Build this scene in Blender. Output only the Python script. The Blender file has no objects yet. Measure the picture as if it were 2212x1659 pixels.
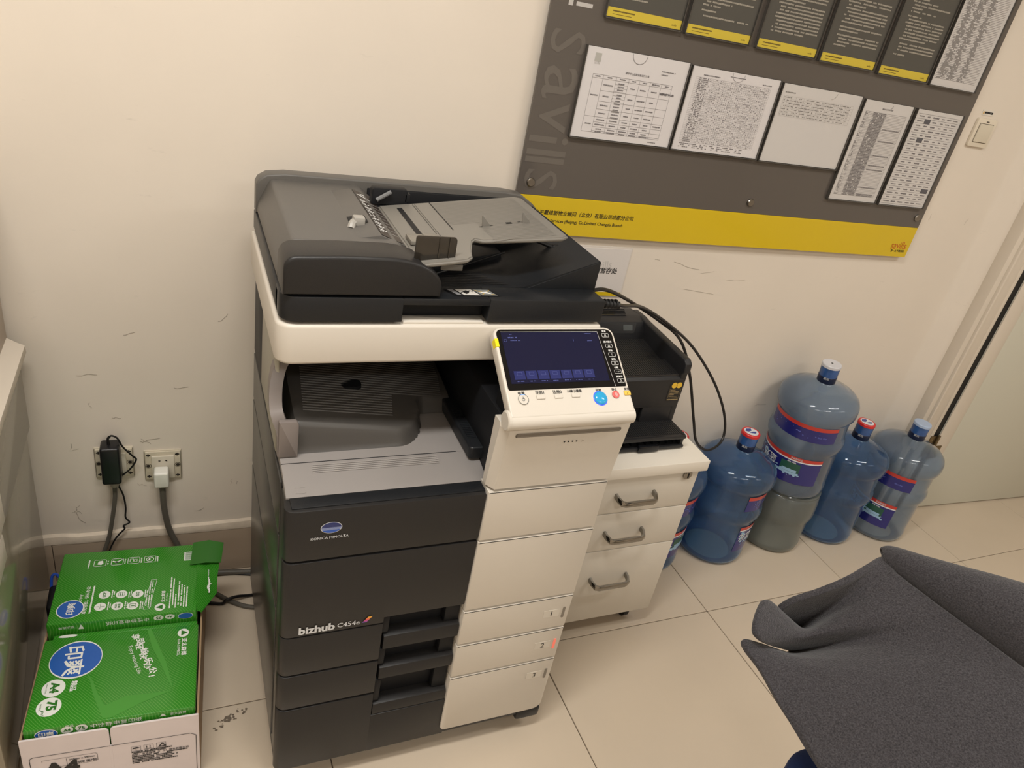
import bpy, bmesh, math, random
from mathutils import Matrix, Vector
S = bpy.context.scene
COL = S.collection
PI = math.pi
RNG = random.Random(7)

# ---------------------------------------------------------------- camera, light, exposure
CAM = (0.0, -1.68415, 1.59849)
RM = [[0.91250936, -0.36719184, 0.18026873], [-0.03305910, -0.50545286, -0.86222068], [0.40771774, 0.78082492, -0.47336950]]
cd = bpy.data.cameras.new('camera'); cam = bpy.data.objects.new('camera', cd); COL.objects.link(cam)
cd.sensor_fit = 'HORIZONTAL'; cd.sensor_width = 36.0; cd.lens = 1589.6 / 2212 * 36.0
cd.clip_start = 0.02
_r = Matrix(RM)                     # rows: camera right, camera down, camera forward in the world
_m = Matrix((( _r[0][0], -_r[1][0], -_r[2][0]),
             ( _r[0][1], -_r[1][1], -_r[2][1]),
             ( _r[0][2], -_r[1][2], -_r[2][2]))).to_4x4()
_m.translation = CAM
cam.matrix_world = _m
S.camera = cam

w = bpy.data.worlds.new('world'); S.world = w; w.use_nodes = True
w.node_tree.nodes['Background'].inputs[0].default_value = (1.0, 0.93, 0.84, 1)
w.node_tree.nodes['Background'].inputs[1].default_value = 0.05

WARM = (1.0, 0.98, 0.94)
def area(name, loc, sx, sy, power, col=WARM):
    l = bpy.data.lights.new(name, 'AREA'); l.shape = 'RECTANGLE'; l.size = sx; l.size_y = sy
    l.energy = power; l.color = col
    o = bpy.data.objects.new(name, l); o.location = loc; COL.objects.link(o)
    return o
CEIL = 2.75
LAMPS = [(-0.10, -1.15, 33), (2.35, -1.55, 18), (1.1, -3.0, 19), (3.6, -2.9, 6), (-0.9, -3.0, 9)]
for i, (lx, ly, p) in enumerate(LAMPS):
    area('ceiling_lamp_light', (lx, ly, CEIL - 0.045), 1.10, 0.22, p)

S.view_settings.view_transform = 'Standard'
S.view_settings.look = 'None'
S.view_settings.gamma = 1.0
S.view_settings.use_curve_mapping = False
S.view_settings.exposure = 0.0

# ---------------------------------------------------------------- helpers
def lin(c):
    def f(x):
        x = x / 255.0
        return x / 12.92 if x <= 0.04045 else ((x + 0.055) / 1.055) ** 2.4
    return (f(c[0]), f(c[1]), f(c[2]), 1.0)
def mat(name, col, rough=0.5, metal=0.0, spec=0.5, var=0.0, vscale=6.0, bump=0.0, bscale=300.0, emis=None, estr=0.0, coat=0.0, trans=0.0, ior=1.45, sheen=0.0):
    m = bpy.data.materials.new(name); m.use_nodes = True
    nt = m.node_tree; b = nt.nodes['Principled BSDF']
    b.inputs['Base Color'].default_value = lin(col)
    b.inputs['Roughness'].default_value = rough
    b.inputs['Metallic'].default_value = metal
    b.inputs['Specular IOR Level'].default_value = spec
    b.inputs['IOR'].default_value = ior
    b.inputs['Coat Weight'].default_value = coat
    b.inputs['Transmission Weight'].default_value = trans
    b.inputs['Sheen Weight'].default_value = sheen
    if emis:
        b.inputs['Emission Color'].default_value = lin(emis); b.inputs['Emission Strength'].default_value = estr
    if var or bump:
        tc = nt.nodes.new('ShaderNodeTexCoord')
    if var:
        n = nt.nodes.new('ShaderNodeTexNoise'); n.inputs['Scale'].default_value = vscale; n.inputs['Detail'].default_value = 5
        nt.links.new(tc.outputs['Object'], n.inputs['Vector'])
        mr = nt.nodes.new('ShaderNodeMapRange'); mr.inputs['From Min'].default_value = .25; mr.inputs['From Max'].default_value = .75
        mr.inputs['To Min'].default_value = 1 - var; mr.inputs['To Max'].default_value = 1 + var
        nt.links.new(n.outputs['Fac'], mr.inputs['Value'])
        mx = nt.nodes.new('ShaderNodeMix'); mx.data_type = 'RGBA'; mx.blend_type = 'MULTIPLY'; mx.inputs['Factor'].default_value = 1
        mx.inputs['A'].default_value = lin(col)
        nt.links.new(mr.outputs['Result'], mx.inputs['B']); nt.links.new(mx.outputs['Result'], b.inputs['Base Color'])
    if bump:
        n2 = nt.nodes.new('ShaderNodeTexNoise'); n2.inputs['Scale'].default_value = bscale; n2.inputs['Detail'].default_value = 3
        nt.links.new(tc.outputs['Object'], n2.inputs['Vector'])
        bp = nt.nodes.new('ShaderNodeBump'); bp.inputs['Strength'].default_value = bump; bp.inputs['Distance'].default_value = .002
        nt.links.new(n2.outputs['Fac'], bp.inputs['Height']); nt.links.new(bp.outputs['Normal'], b.inputs['Normal'])
    return m

FINE = {'print', 'table_lines', 'screen_text', 'label_print', 'foot_print', 'tray_ribs', 'rest_ribs', 'ledge_ribs', 'basin_ribs', 'box_ribs', 'ribs', 'label_ice', 'vent_ribs', 'tray_slots', 'scuff_marks', 'floor_stain'}   # fine print and ribs too small to pick apart one by one
def MB(): return bmesh.new()
def box(bm, x0, x1, y0, y1, z0, z1, bev=0.0, seg=2):
    t = bmesh.new()
    vs = [t.verts.new((x, y, z)) for x in (x0, x1) for y in (y0, y1) for z in (z0, z1)]
    for f in ((0,1,3,2),(4,6,7,5),(0,4,5,1),(2,3,7,6),(0,2,6,4),(1,5,7,3)): t.faces.new([vs[i] for i in f])
    if bev: bmesh.ops.bevel(t, geom=t.edges[:], offset=bev, segments=seg, affect='EDGES', profile=.5)
    _merge(bm, t); return bm
def _merge(bm, t, M=None):
    me = bpy.data.meshes.new('tmp'); t.to_mesh(me); t.free()
    if M is not None: me.transform(M)
    bm.from_mesh(me); bpy.data.meshes.remove(me)
def prism(bm, pts, axis, a0, a1, bev=0.0, seg=2):
    """polygon extruded along an axis: 'x' takes (y,z), 'y' takes (x,z), 'z' takes (x,y)"""
    t = bmesh.new()
    def P(p, a): return {'x': (a, p[0], p[1]), 'y': (p[0], a, p[1]), 'z': (p[0], p[1], a)}[axis]
    lo = [t.verts.new(P(p, a0)) for p in pts]; hi = [t.verts.new(P(p, a1)) for p in pts]
    n = len(pts)
    c0 = t.faces.new(lo); c1 = t.faces.new(hi[::-1])
    for i in range(n): t.faces.new((lo[i], hi[i], hi[(i+1) % n], lo[(i+1) % n]))
    bmesh.ops.recalc_face_normals(t, faces=t.faces[:])
    if bev:
        es = list(set(c0.edges[:] + c1.edges[:]))
        bmesh.ops.bevel(t, geom=es, offset=bev, segments=seg, affect='EDGES', profile=.5)
    _merge(bm, t); return bm
def rr(x0, x1, z0, z1, r, n=5):
    """rounded rectangle; r = radius or (bl, br, tr, tl)"""
    if not isinstance(r, (tuple, list)): r = (r, r, r, r)
    out = []
    for (cx, cz, q, a0) in ((x0, z0, r[0], PI), (x1, z0, r[1], 1.5*PI), (x1, z1, r[2], 0), (x0, z1, r[3], .5*PI)):
        sx = 1 if cx == x0 else -1; sz = 1 if cz == z0 else -1
        if q <= 1e-6: out.append((cx, cz)); continue
        for i in range(n + 1):
            a = a0 + (PI/2) * i / n
            out.append((cx + sx*q + q*math.cos(a), cz + sz*q + q*math.sin(a)))
    return out
def spline(pts, k=8):
    P = [Vector(p) for p in pts]; out = []
    for i in range(len(P) - 1):
        p0 = P[max(i-1, 0)]; p1 = P[i]; p2 = P[i+1]; p3 = P[min(i+2, len(P)-1)]
        for j in range(k):
            t = j / k
            out.append(.5*((2*p1) + (p2-p0)*t + (2*p0-5*p1+4*p2-p3)*t*t + (3*p1-p0-3*p2+p3)*t**3))
    out.append(P[-1]); return out
def tube(bm, pts, r, n=10, k=8, smooth=True):
    """round tube along a path; r = radius or list of radii (one per given point)"""
    path = spline(pts, k) if smooth else [Vector(p) for p in pts]
    m = len(path)
    if isinstance(r, (list, tuple)):
        kk = k if smooth else 1
        R = [r[min(i//kk, len(r)-1)] * (1 - (i % kk)/kk) + r[min(i//kk+1, len(r)-1)] * ((i % kk)/kk) for i in range(m)]
    else: R = [r]*m
    t = bmesh.new(); rings = []; up = None
    for i, p in enumerate(path):
        d = (path[min(i+1, m-1)] - path[max(i-1, 0)]).normalized()
        if up is None:
            up = d.orthogonal().normalized()
        up = (up - d*up.dot(d))
        up = up.normalized() if up.length > 1e-6 else d.orthogonal().normalized()
        s = d.cross(up)
        rings.append([t.verts.new(p + (up*math.cos(2*PI*j/n) + s*math.sin(2*PI*j/n))*R[i]) for j in range(n)])
    for a, b in zip(rings, rings[1:]):
        for j in range(n): t.faces.new((a[j], a[(j+1) % n], b[(j+1) % n], b[j]))
    t.faces.new(rings[0][::-1]); t.faces.new(rings[-1])
    bmesh.ops.recalc_face_normals(t, faces=t.faces[:])
    _merge(bm, t); return bm
def lathe(bm, prof, n=32, M=None, cap=True):
    t = bmesh.new(); rings = []
    for (z, r) in prof:
        rings.append([t.verts.new((r*math.cos(2*PI*j/n), r*math.sin(2*PI*j/n), z)) for j in range(n)])
    for a, b in zip(rings, rings[1:]):
        for j in range(n): t.faces.new((a[j], a[(j+1) % n], b[(j+1) % n], b[j]))
    if cap: t.faces.new(rings[0][::-1]); t.faces.new(rings[-1])
    bmesh.ops.recalc_face_normals(t, faces=t.faces[:])
    _merge(bm, t, M); return bm
def grid(bm, P, thick=None):
    """surface from rows of points"""
    t = bmesh.new()
    V = [[t.verts.new(p) for p in row] for row in P]
    for a, b in zip(V, V[1:]):
        for j in range(len(a)-1): t.faces.new((a[j], a[j+1], b[j+1], b[j]))
    bmesh.ops.recalc_face_normals(t, faces=t.faces[:])
    if thick: bmesh.ops.solidify(t, geom=t.faces[:], thickness=thick)
    _merge(bm, t); return bm
def poly(bm, pts):
    bm.faces.new([bm.verts.new(p) for p in pts]); return bm
def frame(o, xd, yd):
    """4x4 with origin o, local x = xd, local y = yd"""
    x = Vector(xd).normalized(); y = Vector(yd); y = (y - x*y.dot(x)).normalized(); z = x.cross(y)
    M = Matrix((x, y, z)).transposed().to_4x4(); M.translation = Vector(o); return M
_TX = {}
def text(bm, s, M, size=None, fitw=None, x=0, y=0, align='L', bold=0.0, shear=0.0, res=2, rot=0.0, lift=0.0, sx=1.0):
    """flat lettering added to bm: local origin (x, y) on frame M; size = cap height of the line in metres"""
    fake = bold if any(ord(ch) > 0x2E80 for ch in s) else 0.0     # heavy Chinese strokes: overlaid copies, the outline offset would tear them
    if fake: bold = 0.0
    key = (s, bold, shear, res)
    if key not in _TX:
        c = bpy.data.curves.new('t', 'FONT'); c.body = s; c.resolution_u = res; c.offset = bold; c.shear = shear
        o = bpy.data.objects.new('t', c); COL.objects.link(o)
        dg = bpy.context.evaluated_depsgraph_get()
        me = bpy.data.meshes.new_from_object(o.evaluated_get(dg))
        bpy.data.objects.remove(o); bpy.data.curves.remove(c)
        xs = [v.co.x for v in me.vertices]; ys = [v.co.y for v in me.vertices]
        _TX[key] = (me, min(xs), max(xs), min(ys), max(ys))
    me, x0, x1, y0, y1 = _TX[key]
    W = x1 - x0; Hh = y1 - y0
    k = fitw / W if size is None else size / Hh
    kx = (fitw / W if fitw else k) * sx
    if size is None: k = fitw / W
    ox = {'L': 0, 'C': -.5*W*kx, 'R': -W*kx}[align]
    A = M @ Matrix.Translation((x, y, lift)) @ Matrix.Rotation(rot, 4, 'Z') @ Matrix.Translation((ox, -.5*Hh*k, 0)) @ Matrix.Diagonal((kx, k, 1, 1)) @ Matrix.Translation((-x0, -y0, 0))
    for q in ((0, 0, 0),) if not fake else ((-fake, -fake*.5, 0), (fake, -fake*.5, .00002), (-fake, fake*.5, .00004), (fake, fake*.5, .00006)):
        m2 = me.copy(); m2.transform(A @ Matrix.Translation((q[0], q[1], q[2]))); bm.from_mesh(m2); bpy.data.meshes.remove(m2)
    return bm
def rect2(bm, M, x0, x1, y0, y1, lift=0.0):
    bm.faces.new([bm.verts.new(M @ Vector(p)) for p in ((x0,y0,lift),(x1,y0,lift),(x1,y1,lift),(x0,y1,lift))]); return bm
def poly2(bm, M, pts, lift=0.0):
    bm.faces.new([bm.verts.new(M @ Vector((p[0], p[1], lift))) for p in pts]); return bm
def disc2(bm, M, x, y, rx, ry=None, lift=0.0, n=28, ring=None):
    ry = ry or rx
    o = [bm.verts.new(M @ Vector((x + rx*math.cos(2*PI*i/n), y + ry*math.sin(2*PI*i/n), lift))) for i in range(n)]
    if ring is None: bm.faces.new(o)
    else:
        q = [bm.verts.new(M @ Vector((x + (rx-ring)*math.cos(2*PI*i/n), y + (ry-ring)*math.sin(2*PI*i/n), lift))) for i in range(n)]
        for i in range(n): bm.faces.new((o[i], o[(i+1) % n], q[(i+1) % n], q[i]))
    return bm
def outline2(bm, M, pts, wd, lift=0.0, closed=True):
    n = len(pts)
    for i in range(n if closed else n-1):
        a = Vector((*pts[i], lift)); b = Vector((*pts[(i+1) % n], lift)); d = (b-a)
        if d.length < 1e-9: continue
        d.normalize(); s = Vector((-d.y, d.x, 0))*wd/2; e = d*wd/2
        bm.faces.new([bm.verts.new(M @ p) for p in (a-s-e, b-s+e, b+s+e, a+s-e)])
    return bm
def dashes(bm, M, x0, x1, y, h, rng, dens=.8, cw=None, lift=0.0, gap=.35):
    """a line of tiny unreadable print"""
    cw = cw or h*.9; x = x0
    while x < x1 - cw*.5:
        if rng.random() < dens: rect2(bm, M, x, min(x + cw*(1-gap*rng.random()), x1), y - h*.5*rng.uniform(.7,1), y + h*.5*rng.uniform(.7,1), lift)
        x += cw
    return bm

def thing(name, label, cat, loc=(0,0,0), group=None, rot=0.0):
    o = bpy.data.objects.new(name, None); COL.objects.link(o); o.empty_display_size = .05
    o.location = loc; o.rotation_euler = (0, 0, rot)
    o['label'] = label; o['category'] = cat
    if group: o['group'] = group
    return o
def obj(name, bm, m, parent=None, label=None, world=True, smooth=True, ang=35, sub=0):
    """one mesh object; world=True: the mesh was built in world coordinates, parent is unrotated"""
    me = bpy.data.meshes.new(name); bm.to_mesh(me); bm.free()
    top = parent
    off = Vector((0,0,0))
    while top is not None:
        off += Vector(top.location); top = top.parent
    if parent is not None and world: me.transform(Matrix.Translation(-off))
    if isinstance(m, (list, tuple)):
        for q in m: me.materials.append(q)
    else: me.materials.append(m)
    if smooth:
        for p in me.polygons: p.use_smooth = True
        me.set_sharp_from_angle(angle=math.radians(ang))
    o = bpy.data.objects.new(name, me); COL.objects.link(o)
    if name in FINE: o['kind'] = 'stuff'
    if parent is not None: o.parent = parent
    if label: o['label'] = label
    if sub:
        md = o.modifiers.new('subsurf', 'SUBSURF'); md.levels = sub; md.render_levels = sub
    return o
def tag(o, label, cat, group=None):
    o['label'] = label; o['category'] = cat
    if group: o['group'] = group
    return o
def struct(o): o['kind'] = 'structure'; return o
def centre(o):
    """move a parentless mesh object's origin to its own bottom centre"""
    me = o.data; xs = [v.co.x for v in me.vertices]; ys = [v.co.y for v in me.vertices]; zs = [v.co.z for v in me.vertices]
    c = Vector(((min(xs)+max(xs))/2, (min(ys)+max(ys))/2, min(zs)))
    me.transform(Matrix.Translation(-c)); o.location = c; return o

# wall frame: the back wall is turned 1.26 degrees against the floor tiles
WA = math.radians(-1.264)
def W(u, off=0.0, z=0.0):
    return (u*math.cos(WA) + off*math.sin(WA), u*math.sin(WA) - off*math.cos(WA), z)
def wthing(name, label, cat, u, off, z, group=None):
    return thing(name, label, cat, W(u, off, z), group, WA)
# local frame on wall things: x along the wall, y = -(distance off the wall), z up; print frame facing the room
def wf(x=0, y=0, z=0): return frame((x, y, z), (1,0,0), (0,0,1))

# ---------------------------------------------------------------- materials
def wall_mat():
    m = mat('wall_paint', (224, 214, 201), rough=.55, spec=.3)
    nt = m.node_tree; b = nt.nodes['Principled BSDF']
    tc = nt.nodes.new('ShaderNodeTexCoord')
    n = nt.nodes.new('ShaderNodeTexNoise'); n.inputs['Scale'].default_value = 2.2; n.inputs['Detail'].default_value = 6
    nt.links.new(tc.outputs['Object'], n.inputs['Vector'])
    # scuff streaks, sparse and dark
    mp = nt.nodes.new('ShaderNodeMapping'); mp.inputs['Scale'].default_value = (9, 9, 34)
    nt.links.new(tc.outputs['Object'], mp.inputs['Vector'])
    n2 = nt.nodes.new('ShaderNodeTexNoise'); n2.inputs['Scale'].default_value = 1.0; n2.inputs['Detail'].default_value = 8; n2.inputs['Roughness'].default_value = .72
    nt.links.new(mp.outputs['Vector'], n2.inputs['Vector'])
    r1 = nt.nodes.new('ShaderNodeMapRange'); r1.inputs['From Min'].default_value = .3; r1.inputs['From Max'].default_value = .7; r1.inputs['To Min'].default_value = .965; r1.inputs['To Max'].default_value = 1.02
    nt.links.new(n.outputs['Fac'], r1.inputs['Value'])
    r2 = nt.nodes.new('ShaderNodeMapRange'); r2.inputs['From Min'].default_value = .64; r2.inputs['From Max'].default_value = .74; r2.inputs['To Min'].default_value = 1; r2.inputs['To Max'].default_value = .84
    nt.links.new(n2.outputs['Fac'], r2.inputs['Value'])
    mu = nt.nodes.new('ShaderNodeMath'); mu.operation = 'MULTIPLY'
    nt.links.new(r1.outputs['Result'], mu.inputs[0]); nt.links.new(r2.outputs['Result'], mu.inputs[1])
    mx = nt.nodes.new('ShaderNodeMix'); mx.data_type = 'RGBA'; mx.blend_type = 'MULTIPLY'; mx.inputs['Factor'].default_value = 1
    mx.inputs['A'].default_value = lin((224, 214, 201))
    nt.links.new(mu.outputs['Value'], mx.inputs['B']); nt.links.new(mx.outputs['Result'], b.inputs['Base Color'])
    bp = nt.nodes.new('ShaderNodeBump'); bp.inputs['Strength'].default_value = .25; bp.inputs['Distance'].default_value = .003
    n3 = nt.nodes.new('ShaderNodeTexNoise'); n3.inputs['Scale'].default_value = 7; n3.inputs['Detail'].default_value = 3
    nt.links.new(tc.outputs['Object'], n3.inputs['Vector'])
    nt.links.new(n3.outputs['Fac'], bp.inputs['Height']); nt.links.new(bp.outputs['Normal'], b.inputs['Normal'])
    return m
M_WALL = wall_mat()
M_TILE = mat('floor_tile', (205, 190, 170), rough=.22, spec=.5, var=.035, vscale=3.0)
M_GROUT = mat('grout', (96, 84, 70), rough=.9)
M_SKIRT = mat('skirting_tile', (178, 160, 140), rough=.3, var=.05, vscale=5)
M_MORTAR = mat('skirting_top_mortar', (214, 200, 182), rough=.8, var=.12, vscale=30, bump=.6, bscale=60)
M_CEIL = mat('ceiling_paint', (232, 228, 220), rough=.9)
M_DOOR = mat('door_paint', (206, 204, 190), rough=.45, spec=.4)
M_FRAME = mat('door_frame_paint', (216, 206, 192), rough=.45)
M_BLACK = mat('black_rubber', (16, 16, 17), rough=.55)
M_BRASS = mat('hinge_brass', (128, 112, 84), rough=.4, metal=.9)
M_DARKLIT = mat('copier_dark_plastic_lit', (72, 69, 66), rough=.42)  # dark plastic in a lighter colour, paints in light entering the bay
M_DARK = mat('copier_dark_plastic', (36, 35, 35), rough=.36, spec=.4, bump=.15, bscale=900)
M_DARK2 = mat('copier_black_plastic', (27, 29, 32), rough=.38, spec=.45, bump=.15, bscale=900)
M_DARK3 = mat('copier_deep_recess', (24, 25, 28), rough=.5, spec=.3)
M_SIDE = mat('copier_side_plastic', (58, 56, 53), rough=.28, spec=.45)
M_MID = mat('copier_mid_grey_plastic', (94, 91, 87), rough=.4, spec=.4, bump=.1, bscale=900)
M_LEDGE = mat('copier_ledge_grey', (140, 135, 132), rough=.42, spec=.4)
M_TRAYG = mat('copier_tray_grey', (124, 120, 113), rough=.42, spec=.4)
M_WHITE = mat('copier_cream_plastic', (210, 203, 192), rough=.38, spec=.45)
M_GLOSSB = mat('panel_black_gloss', (8, 9, 12), rough=.08, spec=.6)
M_SCREEN = mat('panel_screen', (14, 15, 30), rough=.1, spec=.5, emis=(34, 38, 84), estr=.28)
M_ICON = mat('screen_icon', (30, 34, 70), rough=.2, emis=(52, 58, 122), estr=.40)
M_ICONT = mat('screen_text', (60, 66, 110), rough=.2, emis=(100, 106, 160), estr=.35)
M_INKW = mat('white_print', (225, 225, 222), rough=.5)
M_INKK = mat('black_print', (28, 27, 28), rough=.5)
M_INKG = mat('grey_print', (120, 118, 116), rough=.6)
M_CHROME = mat('chrome', (150, 147, 141), rough=.14, metal=1.0)
M_STEEL = mat('brushed_steel', (150, 146, 140), rough=.3, metal=1.0)
# ---------------------------------------------------------------- the room
X0, X1, YB = -1.6, 4.6, -4.0
fl = struct(obj('floor', box(MB(), X0, X1, YB, 0.25, -.06, -.003), M_GROUT))
_tm = MB(); box(_tm, .0012, .5988, .0012, .5988, -.012, 0, .0012, 1)
tile0 = obj('tile', _tm, M_TILE, fl, world=False, smooth=False)
first = True
for i in range(-4, 7):
    for j in range(-6, 1):
        x = .278 + .6*i; y = -.465 + .6*j
        t = tile0 if first else tile0.copy()
        if not first: COL.objects.link(t); t.parent = fl
        first = False
        t.location = (x, y, 0)
# back wall, with the soft step where the door wall comes forward
pts = [(X0-.1, .15), (X0-.1, 0), (2.43, 0)]
for k in range(13):
    a = k/12; s = a*a*(3-2*a)
    pts.append((2.47 + .09*a, -.055*s))
pts += [(X1+.1, -.055), (X1+.1, .15)]
bm = MB(); prism(bm, pts, 'z', -.06, CEIL)
wb = struct(obj('wall_back', bm, M_WALL, world=False)); wb.rotation_euler = (0,0,WA)
bm = MB(); box(bm, X0-.12, X0, YB, .1, -.06, CEIL); wl = struct(obj('wall_left', bm, M_WALL))
bm = MB(); box(bm, X1, X1+.12, YB, .1, -.06, CEIL); struct(obj('wall_right', bm, M_WALL))
bm = MB(); box(bm, X0-.1, X1+.1, YB-.12, YB, -.06, CEIL); struct(obj('wall_front', bm, M_WALL))
bm = MB(); box(bm, X0-.1, X1+.1, YB-.1, .2, CEIL, CEIL+.1); struct(obj('ceiling', bm, M_CEIL))
# skirting tiles with a rough mortar lip, behind the machines on the left
sk = struct(obj('baseboard_back', box(MB(), X0+.02, .86, -.004, .012, 0, .148), M_GROUT, world=False)); sk.rotation_euler = (0,0,WA)
sm = None
for k in range(-3, 2):
    u = -.318 + .6*k
    if u > .8: continue
    if sm is None:
        b_ = MB(); box(b_, .0008, .5992, -.012, -.002, .002, .150, .001, 1)
        sm = obj('skirting_tile', b_, M_SKIRT, sk, world=False, smooth=False); t = sm
    else:
        t = sm.copy(); COL.objects.link(t); t.parent = sk
    t.location = (u, 0, 0)
b_ = MB(); r_ = random.Random(3)
rows = []
for k in range(70):
    u = X0+.05 + (.86-X0-.05)*k/69
    e = r_.uniform(-.0015, .0015)
    rows.append([(u, -.0005, .176+e*2), (u, -.010+e, .172+e*1.5), (u, -.014+e, .160), (u, -.013, .151+e)])
grid(b_, rows)
obj('mortar_lip', b_, M_MORTAR, sk, world=False)

SCUFFS = [(-.204,.566,.006,-.018),(-.252,.455,.001,-.016),(-.120,.745,.026,.004),(.079,.779,.024,.021),(-.265,.246,.02,-.008),(-.258,.238,.016,-.030),(-.250,.262,-.012,-.02),(.108,.312,.002,-.016),(.122,.308,.004,-.012),(1.231,.990,.020,-.004),(1.30,.985,.09,-.02),(1.40,.955,.05,.004),(1.36,.90,.11,-.014),(1.50,.935,.07,.002),(2.226,1.19,-.006,-.02),(2.129,1.17,-.004,-.012),(2.40,1.19,-.008,-.022),(-.105,.448,.045,.006),(-.10,.455,.020,-.012),(-.235,.435,-.02,-.004),(1.80,.479,.055,.002),(-.22,.64,.04,.002),(-.02,.60,.03,.002),(-.16,.52,.018,.0),(.02,.215,.02,.006),(-.115,.318,.022,-.006)]
STAIN = (.072, -.500)
# faint scuffs, cracks and dents low on the wall, a smudge on the floor
b_ = MB(); MW = frame((0,-.0006,0), (1,0,0), (0,0,1)); r_ = random.Random(77)
for (u, z, du, dz) in SCUFFS:
    n_ = 4; pp = [(u+du*k/n_+r_.uniform(-.003,.003), z+dz*k/n_+r_.uniform(-.003,.003)) for k in range(n_+1)]
    outline2(b_, MW, pp, r_.uniform(.0006,.0013), 0, closed=False)
obj('scuff_marks', b_, mat('scuff', (170, 160, 147), rough=.8), wb, world=False, smooth=False)
b_ = MB(); MFl = frame((0,0,.0006), (1,0,0), (0,1,0))
for k in range(46):
    a = r_.gauss(0, .016); c = r_.gauss(0, .006); s_ = r_.uniform(.0012, .005)
    x = STAIN[0]+a+c*.3; y = STAIN[1]+c+a*.35
    poly2(b_, MFl, [(x+s_*r_.uniform(.5,1.3)*math.cos(q*1.05), y+s_*r_.uniform(.4,1)*math.sin(q*1.05)) for q in range(6)], .00002*k)
obj('floor_stain', b_, mat('stain', (112, 100, 86), rough=.7), fl, world=False, smooth=False)
# door: jamb, architrave, leaf a little ajar, hinge
dr = bpy.data.objects.new('door_1', None); COL.objects.link(dr); dr['kind'] = 'structure'
dr.location = W(0,0,0); dr.rotation_euler = (0,0,WA)
bm = MB(); box(bm, 2.548, 2.640, -.095, -.05, 0, 2.10, .003)
obj('door_jamb', bm, M_FRAME, dr, world=False)
bm = MB(); box(bm, 2.572, 2.586, -.106, -.09, 0, 2.10, .004); box(bm, 2.590, 2.596, -.101, -.09, 0, 2.10, .002)
obj('door_bead', bm, M_FRAME, dr, world=False)
bm = MB(); box(bm, 2.638, 2.655, -.098, -.05, 0, 2.10, .002)
obj('door_stop', bm, M_FRAME, dr, world=False)
bm = MB(); box(bm, 2.655, 2.688, -.0965, -.05, 0.0, 2.08)  # solid black strip painting in the shade of the open hinge gap
obj('door_gap_shade', bm, M_BLACK, dr, world=False)
bm = MB(); box(bm, 2.50, 3.72, -.098, -.05, 2.08, 2.16, .003); box(bm, 3.62, 3.70, -.098, -.05, 0, 2.10, .003)
obj('door_head', bm, M_FRAME, dr, world=False)
bm = MB(); box(bm, 0.0, .90, -.04, 0, .006, 2.06, .003)
leaf = obj('door_leaf', bm, M_DOOR, dr, world=False); leaf.location = (2.686, -.060, 0); leaf.rotation_euler = (0,0,-.028)
bm = MB(); box(bm, 0.0, .072, -.0425, -.039, .006, 2.06, .001)
st = obj('edge_strip', bm, M_FRAME, leaf, world=False)
bm = MB(); tube(bm, [(2.676, -.106, .262), (2.676, -.106, .372)], .006, 10, smooth=False)
box(bm, 2.640, 2.676, -.1015, -.098, .267, .367, .001); box(bm, 2.680, 2.722, -.1065, -.103, .262, .322, .001)
for zz in (.285, .31, .345): lathe(bm, [(0,.004),(.0015,.003)], 10, Matrix.Translation((2.655, -.1015, zz)) @ Matrix.Rotation(PI/2, 4, 'X'))
obj('hinge', bm, M_BRASS, dr, world=False)
# ceiling lamps
fx = None
M_DIFF = mat('lamp_diffuser', (255, 246, 228), rough=.6, emis=(255, 240, 214), estr=2.2)
for i, (lx, ly, p) in enumerate(LAMPS):
    t = thing('ceiling_lamp', 'long flat ceiling lamp %s' % ['over the space before the tall grey copier', 'over the space before the water bottles', 'far behind the viewer, middle one', 'far behind the viewer, on the door side', 'far behind the viewer, on the left side'][i], 'lamp', (lx, ly, CEIL), 'ceiling lamps')
    b_ = MB()
    for (a, b, c, d) in ((-.60, .60, -.15, -.12), (-.60, .60, .12, .15), (-.60, -.56, -.12, .12), (.56, .60, -.12, .12)): box(b_, lx+a, lx+b, ly+c, ly+d, CEIL-.06, CEIL, .002)
    obj('lamp_frame', b_, M_WHITE, t)
    b_ = MB(); box(b_, lx-.56, lx+.56, ly-.12, ly+.12, CEIL-.030, CEIL-.022); obj('diffuser', b_, M_DIFF, t)

# light switch with a small sticker above it
M_SW = mat('switch_plastic', (222, 212, 194), rough=.35)
t = wthing('light_switch', 'square cream light switch beside the notice board', 'switch', 2.271, 0, 1.411)
b_ = MB(); prism(b_, rr(-.043, .043, 0, .084, .006), 'y', -.009, 0, .002); obj('switch_plate', b_, M_SW, t, world=False)
b_ = MB(); prism(b_, rr(-.030, .029, .015, .068, .002), 'y', -.013, -.008, .0015); obj('rocker', b_, mat('switch_rocker', (212, 203, 184), rough=.35), t, world=False)
b_ = MB(); M = wf(); outline2(b_, M, [(-.031,.014),(.030,.014),(.030,.069),(-.031,.069)], .0012, .0094); rect2(b_, M, -.006, .006, .0735, .0765, .0095)
obj('outline_print', b_, mat('switch_gap', (70, 62, 54), rough=.7), t, world=False, smooth=False)
t = wthing('wall_sticker', 'tiny white printed sticker right above the light switch', 'sticker', 2.262, 0, 1.503)
b_ = MB(); box(b_, -.024, .024, -.0012, 0, 0, .016); obj('sticker_paper', b_, mat('sticker_white', (220, 214, 204), rough=.6), t, world=False)
b_ = MB(); dashes(b_, wf(), -.014, .022, .008, .007, RNG, 1, .006, .0016, .15); obj('print', b_, M_INKK, t, world=False, smooth=False)
b_ = MB(); poly2(b_, wf(), [(-.022,.004),(-.015,.004),(-.0185,.012)], .0016); obj('mark', b_, mat('sticker_yellow', (222, 170, 40)), t, world=False, smooth=False)

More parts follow.
